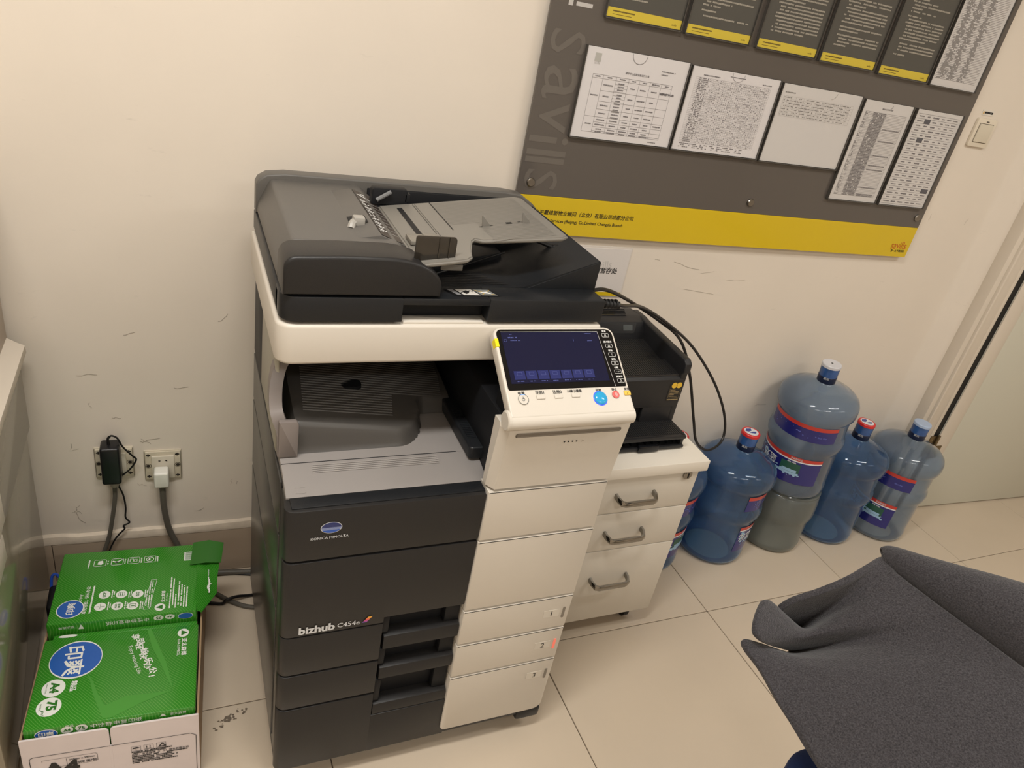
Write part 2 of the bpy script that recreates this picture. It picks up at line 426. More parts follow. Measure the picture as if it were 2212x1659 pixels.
# ---------------------------------------------------------------- notice board
M_BOARD = mat('board_grey', (92, 86, 81), rough=.10, spec=.5, coat=.3)
M_YEL = mat('board_yellow', (212, 182, 30), rough=.12, spec=.5, coat=.3)
bd = wthing('notice_board', 'large glossy grey notice board with a yellow bottom stripe on the back wall', 'notice board', 1.465, 0, 1.048)
def L(u): return u - 1.465
def Z(z): return z - 1.048
b_ = MB(); box(b_, L(.763), L(2.167), -.020, -.012, Z(1.147), Z(2.12), .001, 1); obj('grey_panel', b_, M_BOARD, bd, world=False)
b_ = MB(); box(b_, L(.763), L(2.167), -.020, -.012, 0, Z(1.147), .001, 1); obj('yellow_stripe', b_, M_YEL, bd, world=False)
for (u, z) in ((.796,1.179),(1.475,1.179),(2.14,1.180),(.796,2.07),(1.475,2.07),(2.14,2.07)):
    b_ = MB(); lathe(b_, [(0,.006),(.018,.006),(.018,.011),(.024,.011),(.0265,.009)], 20, Matrix.Translation((L(u), 0, Z(z))) @ Matrix.Rotation(PI/2, 4, 'X'))
    obj('standoff_screw', b_, M_STEEL, bd, world=False)
M = wf(0, -.0202, 0)
b_ = MB()
text(b_, '第一太平戴维斯物业顾问（北京）有限公司成都分公司', M, x=L(1.113), y=Z(1.1065), fitw=.317, align='R', bold=.012, shear=.12, lift=.0004)
obj('company_name', b_, M_INKK, bd, world=False, smooth=False); b_ = MB()
text(b_, 'Savills Property Services (Beijing) Co.Limited Chengdu Branch', M, x=L(1.085), y=Z(1.0845), fitw=.290, align='R', bold=.012, shear=.12, lift=.0004)
obj('company_name_english', b_, M_INKK, bd, world=False, smooth=False); b_ = MB()
text(b_, '第一太平戴维斯', M, x=L(2.121), y=Z(1.068), fitw=.060, align='C', bold=.01, lift=.0004)
obj('logo_caption', b_, M_INKK, bd, world=False, smooth=False)
b_ = MB(); text(b_, 'savills', M, x=L(2.118), y=Z(1.0865), size=.024, fitw=.066, align='C', lift=.0004)
obj('logo', b_, mat('savills_red', (190, 92, 30), rough=.3), bd, world=False, smooth=False, label='orange red logo lettering in the lower right corner')
# pale giant letters running down the left edge
b_ = MB()
M2 = M
rot = -PI/2
for s, z, h in (('S', 1.500, .090), ('a', 1.412, .088), ('v', 1.335, .074), ('i', 1.283, .104), ('l', 1.252, .104), ('l', 1.234, .104), ('S', 1.186, .090)):
    text(b_, s, M, x=L(.822) , y=Z(z), size=h, rot=rot, align='C', lift=.0004, bold=.0)
obj('giant_lettering', b_, mat('board_pale_letter', (105, 99, 93), rough=.12, coat=.3), bd, world=False, smooth=False)
b_ = MB(); rect2(b_, M, L(.804), L(.815), Z(1.574), Z(1.62), .0004); rect2(b_, M, L(.823), L(.864), Z(1.5755), Z(1.584), .0004); rect2(b_, M, L(.823), L(.864), Z(1.60), Z(1.61), .0004)
obj('white_bars', b_, mat('board_white_letter', (190, 186, 182), rough=.3), bd, world=False, smooth=False)

# sheets in clear holders on the board
M_ACR = mat('clear_acrylic', (240, 242, 240), rough=.03, trans=1.0, ior=1.3, spec=.4)
M_PAPER = mat('paper_white', (214, 210, 210), rough=.6)
M_PAPER2 = mat('paper_off_white', (204, 200, 197), rough=.6)
M_SHD = mat('sheet_dark_grey', (82, 80, 75), rough=.35)
M_SHY = mat('sheet_yellow', (206, 184, 66), rough=.35)
M_LINE = mat('table_line', (136, 132, 133), rough=.7)
M_TXT = mat('sheet_text', (124, 120, 121), rough=.7)
M_TXL = mat('sheet_light_text', (158, 152, 140), rough=.6)
def holder(u0, u1, z0, z1, label, group, notch=True, paper=M_PAPER):
    t = wthing('sheet_holder', label, 'sheet holder', (u0+u1)/2, .0200, z0, group)
    w_ = (u1-u0); h_ = (z1-z0)
    b_ = MB(); box(b_, -w_/2, w_/2, -.004, 0, 0, h_, .0006, 1); obj('back_plate', b_, mat_ac_edge, t, world=False)
    b_ = MB(); box(b_, -w_/2+.0022, w_/2-.0022, -.0065, -.0045, .003, h_-.001); sh = obj('sheet', b_, paper, t, world=False)
    b_ = MB()
    for (a, b, c, d) in ((-w_/2, -w_/2+.0018, 0, h_), (w_/2-.0018, w_/2, 0, h_), (-w_/2, w_/2, 0, .0022)): box(b_, a, b, -.011, -.004, c, d)
    obj('clear_edge', b_, mat_ac_edge, t, world=False)
    return t, sh, w_, h_, wf(0, -.0065, 0)
mat_ac_edge = mat('acrylic_edge', (74, 71, 67), rough=.12, spec=.6, coat=.5)
def notch_arc(b_, M, x, y, r):
    P = [(x + r*math.cos(a), y + r*math.sin(a)) for a in [PI + PI*i/14 for i in range(15)]]
    outline2(b_, M, P, .0011, .0009, closed=False)
GL = 'landscape sheets in the middle row of the board'
# 1: equipment plan table
t, sh, w_, h_, M = holder(.868, 1.155, 1.297, 1.503, 'landscape holder with a titled table and small grey crest', GL)
b_ = MB(); b2 = MB(); r_ = random.Random(11)
x0, x1, y0, y1 = -w_/2+.030, w_/2-.036, .018, h_-.058
cx = [x0, x0+.028, x0+.064, x0+.098, x0+.128, x0+.158, x0+.190, x1]
ry = [y1, y1-.008, y1-.034, y1-.058, y1-.076, y1-.094, y1-.106, y1-.117, y1-.1265, y0]
for c in cx: rect2(b_, M, c-.0003, c+.0003, y0, y1, .0005)
for r in ry: rect2(b_, M, (x0 if r in (y1, ry[1], ry[5], y0) else cx[1]), x1, r-.0003, r+.0003, .0005)
for i in range(3): rect2(b_, M, cx[2], cx[3], y1-.016-.008*i, y1-.0165-.008*i, .0005); rect2(b_, M, cx[2], cx[3], y1-.041-.007*i, y1-.0415-.007*i, .0005)
notch_arc(b_, M, 0, h_-.003, .020)
obj('table_lines', b_, M_LINE, sh, world=False, smooth=False)
for i in range(9):
    ya = (ry[i]+ry[i+1])/2
    for k in range(7):
        if k == 0 and i not in (0, 2, 6): continue
        if k == 6 and i not in (0, 1, 5): continue
        wd = (cx[k+1]-cx[k])*r_.uniform(.35,.75); m_ = (cx[k]+cx[k+1])/2
        for q in range(1 if ry[i]-ry[i+1] < .015 else (3 if k == 2 else 1)):
            dashes(b2, M, m_-wd/2, m_+wd/2, ya + (q-(1 if k == 2 and ry[i]-ry[i+1] >= .015 else 0))*.0068, .0032, r_, 1, .0028, .0006, .2)
text(b2, '楼宇中心设施设备运行方案', M, x=.004, y=h_-.046, fitw=.066, align='C', bold=.015, lift=.0006)
dashes(b2, M, w_/2-.075, w_/2-.035, h_-.030, .003, r_, .9, .0028, .0006); dashes(b2, M, w_/2-.075, w_/2-.055, h_-.037, .003, r_, .7, .0028, .0006)
for q in range(2): dashes(b2, M, x1-.030, x1+.012, y1-.021-.002*q, .004, r_, .85, .0035, .0006, .5)
dashes(b2, M, x1-.030, x1-.006, .010, .0025, r_, .9, .0022, .0006)
obj('print', b2, M_TXT, sh, world=False, smooth=False)
b_ = MB(); rect2(b_, M, -w_/2+.026, -w_/2+.042, h_-.032, h_-.013, .0005); text(b_, 'savills', M, x=-w_/2+.034, y=h_-.0345, fitw=.014, align='C', lift=.0006)
obj('crest', b_, mat('crest_grey', (176, 174, 168), rough=.6), sh, world=False, smooth=False)
# 2: dense roster
t, sh, w_, h_, M = holder(1.160, 1.440, 1.296, 1.500, 'landscape holder with a very dense fine grid, second in its row', GL)
b_ = MB(); b2 = MB(); r_ = random.Random(12)
x0, x1, y0, y1 = -w_/2+.020, w_/2-.026, .024, h_-.024
n = 38
for i in range(n+1): rect2(b_, M, x0, x1, y0+(y1-y0)*i/n-.0002, y0+(y1-y0)*i/n+.0002, .0005)
cols = [x0, x0+.008, x0+.024, x0+.040] + [x0+.040+(x1-x0-.040)*k/31 for k in range(1, 32)]
for c in cols: rect2(b_, M, c-.00015, c+.00015, y0, y1, .0005)
notch_arc(b_, M, .004, h_-.003, .019)
obj('table_lines', b_, mat('roster_line', (172, 168, 169), rough=.7), sh, world=False, smooth=False)
for i in range(n):
    yy = y0+(y1-y0)*(i+.5)/n
    dashes(b2, M, x0+.010, x0+.038, yy, .0022, r_, .75, .0035, .0006, .25)
    dashes(b2, M, x0+.041, x1, yy, .0011, r_, .55, .0066, .0006, .9)
for i in range(3): dashes(b2, M, x0+.002, x1-.03, .020-.0042*i, .0022, r_, .55, .006, .0006, .3)
dashes(b2, M, x0+.02, x0+.07, y1+.006, .003, r_, 1, .003, .0006); dashes(b2, M, x1-.03, x1, y1+.006, .0025, r_, 1, .003, .0006); dashes(b2, M, -.02, .03, h_-.012, .002, r_, 1, .004, .0006, .1)
obj('print', b2, M_TXT, sh, world=False, smooth=False)
# 3: mostly empty sheet
t, sh, w_, h_, M = holder(1.447, 1.731, 1.294, 1.497, 'landscape holder whose sheet is blank below a short faint table', GL, paper=M_PAPER2)
b_ = MB(); b2 = MB(); r_ = random.Random(13)
x0, x1 = -w_/2+.016, w_/2-.022
for i in range(8): rect2(b_, M, x0, x1, h_-.030-.0072*i-.0003, h_-.030-.0072*i, .0005)
for k in range(19): rect2(b_, M, x0+(x1-x0)*k/18-.0002, x0+(x1-x0)*k/18+.0002, h_-.0804, h_-.030, .0005)
P = [(.03+.019*math.cos(a), h_-.003+.019*math.sin(a)) for a in [1.55*PI+.4*PI*i/8 for i in range(9)]]
outline2(b_, M, P, .001, .0009, closed=False)
obj('table_lines', b_, mat('faint_line', (168, 164, 160), rough=.7), sh, world=False, smooth=False)
for i in range(7): dashes(b2, M, x0+.002, x1-.01, h_-.0335-.0072*i, .0022, r_, .75, .005, .0006, .5)
dashes(b2, M, x0, x0+.035, h_-.021, .0032, r_, 1, .005, .0006, .2)
obj('print', b2, mat('faint_text', (140, 136, 132), rough=.7), sh, world=False, smooth=False)
# 4 and 5: portrait lists
GP = 'portrait list sheets at the right end of the lower row'
t, sh, w_, h_, M = holder(1.739, 1.931, 1.211, 1.493, 'portrait holder with a list of crowded left columns and ruled right side', GP, paper=M_PAPER2)
b_ = MB(); b2 = MB(); r_ = random.Random(14); n = 58
x0, x1, y0, y1 = -w_/2+.018, w_/2-.016, .018, h_-.030
for i in range(n+1): rect2(b_, M, x0, x1, y0+(y1-y0)*i/n-.00025, y0+(y1-y0)*i/n+.00025, .0005)
for c in (x0, x0+.014, x0+.030, x0+.046, x0+.062, x0+.080, x1): rect2(b_, M, c-.0002, c+.0002, y0, y1, .0005)
P = [(.012*math.cos(a)+.004, h_-.003+.016*math.sin(a)) for a in [1.5*PI+.4*PI*i/8 for i in range(9)]]
outline2(b_, M, P, .001, .0009, closed=False)
obj('table_lines', b_, M_LINE, sh, world=False, smooth=False)
for i in range(n):
    yy = y0+(y1-y0)*(i+.5)/n
    dashes(b2, M, x0+.001, x0+.012, yy, .002, r_, .5, .005, .0006); dashes(b2, M, x0+.031, x0+.079, yy, .0027, r_, .9, .004, .0006, .3)
    if r_.random() < .22: dashes(b2, M, x0+.086, x1-.006, yy, .0024, r_, 1, .005, .0006, .2)
text(b2, '服务中心工作计划表', M, x=0, y=h_-.019, fitw=.042, align='C', bold=.02, lift=.0006)
obj('print', b2, M_TXT, sh, world=False, smooth=False)
t, sh, w_, h_, M = holder(1.943, 2.138, 1.210, 1.492, 'portrait holder with a coarse table and three dark filled cells', GP, paper=M_PAPER2)
b_ = MB(); b2 = MB(); r_ = random.Random(15); n = 20
x0, x1, y0, y1 = -w_/2+.012, w_/2-.012, .008, h_-.012
cx = [x0, x0+.034, x0+.058, x0+.094, x0+.118, x0+.142, x1]
for i in range(n+1): rect2(b_, M, x0, x1, y0+(y1-y0)*i/n-.00035, y0+(y1-y0)*i/n+.00035, .0005)
for i in range(n):
    yy = y0+(y1-y0)*(i+.5)/n
    for k in range(6):
        mm = (cx[k]+cx[k+1])/2; wd = (cx[k+1]-cx[k])*r_.uniform(.4,.75)
        dashes(b2, M, mm-wd/2, mm+wd/2, yy, .0042 if k in (1,2) else .003, r_, 1, .0035, .0006, .15)
obj('table_lines', b_, M_LINE, sh, world=False, smooth=False)
obj('print', b2, M_TXT, sh, world=False, smooth=False)
b_ = MB(); d = (y1-y0)/n
for (k, i) in ((1, 18), (1, 14), (5, 3)): rect2(b_, M, cx[k], cx[k+1], y0+d*i, y0+d*(i+1), .0007)
obj('dark_cells', b_, mat('dark_cell', (92, 90, 94), rough=.7), sh, world=False, smooth=False)
# top row: dark policy sheets with a yellow foot, and a white list
GT = 'dark policy sheets in the top row of the board'
TOP = [(.895,1.101,1.564,'dark policy sheet with yellow foot, leftmost in the top row',40,.30),(1.112,1.304,1.562,'dark policy sheet with yellow foot, second in the top row, right of the leftmost',33,.25),
       (1.324,1.519,1.562,'dark policy sheet with yellow foot in the middle of the top row, filled with text',0,1.0),(1.532,1.727,1.560,'dark policy sheet with yellow foot, fourth along the top row',0,.9),
       (1.742,1.934,1.557,'dark policy sheet with yellow foot and sparse text, beside the white list',0,.5)]
for i, (u0, u1, z0, lab, _, fill) in enumerate(TOP):
    t, sh, w_, h_, M = holder(u0, u1, z0, z0+.300, lab, GT, paper=M_SHD)
    b_ = MB(); rect2(b_, M, -w_/2+.003, w_/2-.003, .004, .0235, .0004); obj('yellow_foot', b_, M_SHY, sh, world=False, smooth=False)
    b_ = MB(); r_ = random.Random(20+i)
    y = .046 if i != 4 else .056; x0, x1 = -w_/2+.030, w_/2-.018
    k = 0
    while y < h_-.04:
        ln = r_.random()
        dashes(b_, M, x0+(.008 if ln < .4 else 0), x1-(0 if ln < (.55*fill+.25) else r_.uniform(.03,.11)), y, .0040, r_, .93, .0042, .0006, .18)
        y += .0078 if r_.random() < .8 else .0115
        k += 1
    obj('print', b_, M_TXL, sh, world=False, smooth=False)
    b_ = MB(); dashes(b_, M, -w_/2+.018, -w_/2+.075, .0165, .0034, r_, 1, .0034, .0006, .1); rect2(b_, M, -w_/2+.018, -w_/2+.068, .0095, .0106, .0006)
    text(b_, 'savills', M, x=w_/2-.022, y=.0115, fitw=.013, align='C', bold=.01, lift=.0006)
    obj('foot_print', b_, mat('foot_print', (110, 92, 40), rough=.6), sh, world=False, smooth=False)
t, sh, w_, h_, M = holder(1.944, 2.136, 1.555, 1.860, 'white portrait list crowded with fine print at the end of the top row', 'white list in the top row', paper=M_PAPER2)
b_ = MB(); b2 = MB(); r_ = random.Random(31); n = 66
x0, x1, y0, y1 = -w_/2+.012, w_/2-.014, .022, h_-.02
for i in range(n+1): rect2(b_, M, x0, x1, y0+(y1-y0)*i/n-.00035, y0+(y1-y0)*i/n+.00035, .0005)
for i in range(n):
    yy = y0+(y1-y0)*(i+.5)/n
    for (a, b) in ((.012,.030),(.046,.066),(.092,.110)): dashes(b2, M, x0+a+r_.uniform(-.006,.006), x0+b+r_.uniform(-.004,.012), yy, .0030, r_, .85, .004, .0006, .2)
obj('table_lines', b_, M_LINE, sh, world=False, smooth=False); obj('print', b2, mat('list_text', (146, 142, 139), rough=.7), sh, world=False, smooth=False)

# small sign on the wall behind the printer
t = wthing('wall_sign', 'small white paper sign with a yellow foot in a clear pocket below the board', 'sign', 1.047, 0, .876)
b_ = MB(); box(b_, -.105, .103, -.003, 0, -.004, .144, .0006, 1); obj('clear_pocket', b_, mat('pocket_film', (214, 206, 198), rough=.2, coat=.4), t, world=False)
b_ = MB(); box(b_, -.095, .098, -.0045, -.003, 0, .138); sh = obj('sign_paper', b_, mat('sign_white', (214, 208, 204), rough=.4), t, world=False)
M = wf(0, -.0045, 0)
b_ = MB(); text(b_, '物资暂存处', M, x=.068, y=.075, fitw=.088, align='R', bold=.02, shear=.18, lift=.0005); obj('lettering', b_, M_INKK, sh, world=False, smooth=False)
b_ = MB(); text(b_, 'savills', M, x=.046, y=.094, size=.020, align='R', lift=.0004, rot=.10); obj('pale_lettering', b_, mat('pale_letter', (192, 187, 183), rough=.5), sh, world=False, smooth=False)
b_ = MB(); rect2(b_, M, -.095, .098, .0, .0115, .0004); obj('yellow_foot', b_, M_YEL, sh, world=False, smooth=False)

# ---------------------------------------------------------------- sockets on the left
M_SOCK = mat('socket_plastic', (206, 196, 176), rough=.5, var=.06, vscale=60)
M_HOLE = mat('socket_hole', (44, 38, 33), rough=.8)
def socket(u, z, label, holes):
    t = wthing('wall_socket', label, 'socket', u, 0, z, 'sockets without covers')
    M = wf(0, -.0072, 0)
    b_ = MB(); prism(b_, rr(-.043, .043, 0, .089, .002), 'y', -.004, 0, .001); prism(b_, rr(-.040, .040, .003, .086, .002), 'y', -.007, -.003, .001); obj('mounting_frame', b_, M_SOCK, t, world=False)
    b_ = MB(); prism(b_, rr(-.026, .026, .006, .074, .002), 'y', -.011, -.006, .001); obj('socket_insert', b_, mat('socket_insert', (214, 206, 190), rough=.45), t, world=False)
    b_ = MB()
    for sx in (-1, 1):
        for y in (.012, .077): rect2(b_, M, sx*.033-.005, sx*.033+.005, y-.0018, y+.0018, .0004); rect2(b_, M, sx*.033-.0016, sx*.033+.0016, y-.004, y+.004, .0005)
        disc2(b_, M, sx*.034, .0445, .0045, lift=.0004, n=14); disc2(b_, M, sx*.0335, .0445, .007, lift=.0004, n=14, ring=.001)
        outline2(b_, M, [(-.0415*sx, .0015),(-.0415*sx,.0875)], .0008, .0003, closed=False)
    if holes:
        for sx in (-1, 1): poly2(b_, wf(0,-.0112,0), [(sx*.004,.061),(sx*.010,.058),(sx*.010,.064)], .0003)
    obj('slots', b_, M_HOLE, t, world=False, smooth=False)
    return t
socket(-.161, .349, 'bare wall socket on the left with a black power adapter in it', False)
socket(-.053, .3335, 'bare wall socket on the right with a white plug in it', True)
M_CABLE = mat('grey_cable', (92, 88, 80), rough=.45)
M_CABLEK = mat('black_cable', (24, 23, 24), rough=.4)
t = wthing('power_adapter', 'black box power adapter with a thin looping lead in the left socket', 'adapter', -.164, .008, .360)
b_ = MB(); prism(b_, rr(-.022, .020, 0, .106, .006), 'y', -.045, -.001, .005, 3); obj('adapter_body', b_, mat('adapter_black', (24, 24, 27), rough=.32), t, world=False)
b_ = MB()
tube(b_, [(-.003,-.022,.103),(-.004,-.022,.120),(.000,-.022,.129)], [.0042,.0030,.0022], 8)
tube(b_, [(-.001,-.022,.124),(.004,-.022,.130),(.016,-.022,.122),(.026,-.020,.095),(.044,-.016,.065),(.052,-.012,.048),(.036,-.012,.020),(.014,-.012,-.002),(.008,-.012,-.022),(.017,-.010,-.060),(.020,-.010,-.100),(.018,-.012,-.130),(.026,-.012,-.148),(.012,-.014,-.156),(.014,-.014,-.166),(.000,-.016,-.182),(-.014,-.018,-.205),(-.03,-.022,-.25),(-.04,-.03,-.33)], .0022, 8)
obj('thin_lead', b_, M_CABLEK, t, world=False)
t = wthing('grey_power_cord', 'grey round power cord hanging below the black adapter', 'cord', -.165, .006, 0)
b_ = MB(); tube(b_, [(.003,-.020,.352),(.002,-.022,.338)], [.011,.009], 12, smooth=False); obj('plug', b_, mat('plug_grey', (150, 144, 132), rough=.5), t, world=False)
b_ = MB(); tube(b_, [(.002,-.022,.340),(0,-.020,.30),(-.010,-.018,.235),(-.024,-.020,.165),(-.05,-.028,.09),(-.07,-.05,.02),(-.03,-.09,.006),(.10,-.10,.0055)], .0052, 10); obj('cord', b_, M_CABLE, t, world=False)
t = wthing('white_plug_cord', 'thick grey power cord ending in a white block plug in the right socket', 'cord', -.057, .011, 0)
b_ = MB(); prism(b_, rr(-.017, .017, .333, .379, .006), 'y', -.034, 0, .005, 3); obj('plug', b_, mat('plug_white', (226, 224, 216), rough=.35), t, world=False)
b_ = MB(); tube(b_, [(.001,-.018,.335),(.001,-.018,.315)], [.0085,.0075], 12, smooth=False)
tube(b_, [(.001,-.018,.320),(.002,-.018,.26),(.010,-.016,.19),(.026,-.016,.135),(.055,-.018,.06),(.10,-.02,.02),(.16,-.02,.010),(.24,-.03,.0095)], .0075, 12); obj('cord', b_, M_CABLE, t, world=False)
# ---------------------------------------------------------------- the tall grey copier
cp = thing('photocopier', 'tall floor-standing dark grey and cream photocopier with a tilted touch panel', 'photocopier', (.458, -.40, 0))
XL, XR, YF, YR = .147, .769, -.70, -.115
XS = .343          # left end of the drawer handles
XM = .5115         # seam between dark fronts and cream fronts
def ppart(name, b_, m, parent=None, label=None, **k): return obj(name, b_, m, parent or cp, label, **k)
# carcass
b_ = MB(); box(b_, XL+.004, XR-.004, YF+.045, YR, .062, .758, .004)
carc = ppart('carcass', b_, M_SIDE)
b_ = MB(); box(b_, XL+.004, XR-.004, YF+.03, YR, .045, .075, .006); ppart('base_frame', b_, M_DARK2)
b_ = MB(); box(b_, XR-.06, XR+.004, YF-.002, YF+.08, .043, .080, .008); ppart('base_foot', b_, M_DARK2)
for (x, y) in ((.2, -.60), (.71, -.60), (.2, -.17), (.71, -.17)):
    b_ = MB(); lathe(b_, [(-.011,.016),(-.009,.0205),(.009,.0205),(.011,.016)], 18, Matrix.Translation((x, y, .0205)) @ Matrix.Rotation(PI/2, 4, 'Y')); box(b_, x-.014, x+.014, y-.012, y+.012, .036, .050); ppart('caster', b_, M_BLACK)
# left side: recessed grips and panel seams
b_ = MB(); box(b_, XL+.001, XL+.006, -.62, -.14, .655, .770, .002); box(b_, XL+.001, XL+.006, -.62, -.14, .47, .648, .002); box(b_, XL+.001, XL+.006, -.62, -.14, .08, .46, .002)
ppart('side_panel', b_, M_SIDE)
def front_poly(x0, x1, r=.018):
    """plan outline of a dark front with a rounded left corner"""
    pts = [(x1, YF), (x1, YF+.045), (x0+.004, YF+.045)]
    for i in range(7):
        a = PI + (PI/2)*i/6
        pts.append((x0 + r + r*math.cos(a), YF + r + r*math.sin(a)))
    return pts
# upper dark door, its top face slopes back
b_ = MB()
prism(b_, front_poly(XL, XM-.002), 'z', .6525, .765, .0035)
fd = ppart('front_door', b_, M_DARK)
b_ = MB(); box(b_, XL+.012, XM-.002, YF+.008, -.655, .764, .7675, .001); ppart('door_top', b_, M_DARK2)
# badge: blue globe with white bands, maker's name below
MF = frame((0, YF-.0006, 0), (1,0,0), (0,0,1))
M_LB = mat('badge_blue', (30, 84, 178), rough=.25, coat=.5); M_LB2 = mat('badge_dark_blue', (16, 38, 104), rough=.25, coat=.5); M_SIL = mat('badge_silver', (205, 208, 212), rough=.3)
b_ = MB(); disc2(b_, MF, .226, .7255, .0185, .0125, .0004, 36); badge = ppart('badge', b_, M_SIL, fd, label='blue oval maker badge with white bands', smooth=False)
b_ = MB(); b2 = MB(); b3 = MB()
def ell_band(b_, y0, y1, lift, rx=.0172, ry=.0115):
    P = []
    for i in range(13): y = y0 + (y1-y0)*i/12; P.append((.226 + rx*math.sqrt(max(0, 1-(y/ry)**2)), .7255+y))
    for i in range(13): y = y1 + (y0-y1)*i/12; P.append((.226 - rx*math.sqrt(max(0, 1-(y/ry)**2)), .7255+y))
    poly2(b_, MF, P, lift)
ell_band(b2, .0005, .0114, .0007); ell_band(b_, -.0114, -.0052, .0007)
for k in range(5): ell_band(b_, -.0048+.0011*k, -.0043+.0011*k, .0007)
ppart('badge_blue', b_, M_LB, fd, smooth=False); ppart('badge_top', b2, M_LB2, fd, smooth=False)
b_ = MB(); text(b_, 'KONICA MINOLTA', MF, x=.2245, y=.7035, fitw=.0655, align='C', bold=.012, lift=.0004); ppart('lettering', b_, M_SIL, fd, smooth=False)
# lower dark door with the model name
b_ = MB(); prism(b_, front_poly(XL, XS), 'z', .4645, .6485, .0012)
prism(b_, [(XM-.002, YF), (XM-.002, YF+.045), (XS, YF+.045), (XS, YF)], 'z', .479, .6485, .0012)
ld = ppart('lower_door', b_, M_DARK)
b_ = MB(); text(b_, 'bizhub', MF, x=.181, y=.4795, fitw=.067, bold=.035, lift=.0004); text(b_, 'C454e', MF, x=.2525, y=.4790, fitw=.043, bold=.005, lift=.0004); ppart('lettering', b_, M_SIL, ld, smooth=False)
M_RAIN = mat('colour_mark', (230, 120, 60), rough=.3)
nt = M_RAIN.node_tree; tc = nt.nodes.new('ShaderNodeTexCoord'); sp = nt.nodes.new('ShaderNodeSeparateXYZ'); cr = nt.nodes.new('ShaderNodeValToRGB'); mr = nt.nodes.new('ShaderNodeMapRange')
nt.links.new(tc.outputs['Generated'], sp.inputs[0]); nt.links.new(sp.outputs['Z'], cr.inputs['Fac'])
cr.color_ramp.elements[0].color = lin((90, 70, 190)); cr.color_ramp.elements[1].color = lin((240, 190, 60)); e = cr.color_ramp.elements.new(.5); e.color = lin((226, 84, 84))
nt.links.new(cr.outputs['Color'], nt.nodes['Principled BSDF'].inputs['Base Color'])
b_ = MB(); poly2(b_, MF, [(.300,.4755),(.3085,.4755),(.3195,.4895),(.311,.4895)], .0005); ppart('colour_mark', b_, M_RAIN, ld, smooth=False)
# drawers
def handle_zone(b_, z_top, z_rec, z_lip, bm_dark):
    box(b_, XS+.012, XM-.002, YF-.001, YF+.03, z_lip, z_rec, .004)
    box(bm_dark, XS, XM, YF+.028, YF+.046, z_lip, z_top)
def dfront(z0, z1, r=.0035):
    b_ = MB(); prism(b_, front_poly(XL, XS), 'z', z0, z1, .0035); return b_
D = [(.358, .4615, .476, .4225, .3865), (.258, .3545, .3825, .3295, .297), (.062, .254, .290, .2165, .186)]
for i, (z0, z1, zt, zr, zl) in enumerate(D):
    b_ = dfront(z0, z1)
    if i == 2: box(b_, XS-.002, XM+.01, YF, YF+.045, z0, zl-.0025, .002); box(b_, XM, XR-.001, YF+.002, YF+.045, .062, .09, .003)
    d = ppart('drawer', b_, M_DARK)
    b_ = MB(); box(b_, XS+.002, XM-.001, YF+.030, YF+.046, zl, zt); box(b_, XS, XS+.016, YF+.006, YF+.04, zr+.004, zt-.002, .005); box(b_, XM-.035, XM-.002, YF+.012, YF+.04, zr, zt-.003, .004)
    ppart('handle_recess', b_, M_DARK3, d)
    b_ = MB(); prism(b_, [(YF+.001, zl), (YF+.03, zl), (YF+.03, zr), (YF+.012, zr+.001), (YF+.003, zr-.002), (YF+.001, zr-.006)], 'x', (XS+.006 if i < 2 else XS+.002), XM-.002, .0012)
    ppart('handle', b_, M_DARK, d)
# cream fronts on the right
def cream(name, z0, z1, rb=(0,0), label=None):
    b_ = MB(); prism(b_, rr(XM, XR, z0, z1, (rb[0], rb[1], .001, .001)), 'y', YF-.004, YF+.042, .003, 2)
    return ppart(name, b_, M_WHITE, label=label)
cream('cream_door', .6515, .7700); cream('cream_door', .4625, .6470)
cf = [cream('tray_front', .3615, .4580), cream('tray_front', .2600, .3570), cream('tray_front', .078, .2555, (.014, .022))]
MC = frame((0, YF-.0045, 0), (1,0,0), (0,0,1))
M_IND = mat('indicator_grey', (128, 120, 110), rough=.4); M_INDR = mat('indicator_red', (232, 128, 112), rough=.4, emis=(240, 110, 90), estr=.35)
for i, (o, z) in enumerate(zip(cf, (.409, .3085, .2085))):
    b_ = MB(); prism(b_, rr(.7515, .7575, z-.018, z+.014, .002), 'y', YF-.0049, YF-.003); ppart('level_indicator', b_, M_INDR if i == 1 else M_IND, o, label='red lit level indicator' if i == 1 else None)
    b_ = MB(); prism(b_, rr(.705, .7435, z-.0105, z+.0105, .002), 'y', YF-.0046, YF-.003); ppart('number_label', b_, mat('label_cream%d' % i, (206, 199, 187), rough=.3), o)
    b_ = MB(); text(b_, str(i+1), MC, x=.7245, y=z, size=.0145, align='C', lift=.0004); ppart('number', b_, M_INKK, o, smooth=False)
# cream tower above, leaning out a little, chamfered left edge
b_ = MB()
T = [[(XM-.003, -.672, z), (XM-.003, y+.018, z), (XM+.009, y, z), (XR+.002 if z > .8 else XR, y, z), (XR+.002 if z > .8 else XR, -.672, z)] for (y, z) in ((-.704, .7765), (-.706, .800), (-.716, .915), (-.712, .922))]
t_ = bmesh.new(); V = [[t_.verts.new(p) for p in r] for r in T]
for a, b in zip(V, V[1:]):
    for j in range(5): t_.faces.new((a[j], a[(j+1) % 5], b[(j+1) % 5], b[j]))
t_.faces.new(V[0][::-1]); t_.faces.new(V[-1]); bmesh.ops.recalc_face_normals(t_, faces=t_.faces[:]); _merge(b_, t_)
tw = ppart('cream_tower', b_, M_WHITE, ang=20)
MT = frame((0, -.706-.0006, .800), (1,0,0), (0, -.010, .115))
b_ = MB(); outline2(b_, MT, rr(.535, .752, .100, .1075, .003), .0016, .0005); poly2(b_, MT, rr(.536, .751, .101, .1065, .003), .0003); ppart('groove', b_, M_IND, tw, smooth=False)
b_ = MB()
for k in range(4): disc2(b_, MT, .638+.0085*k, .082, .0017, .0017, .0005, 12)
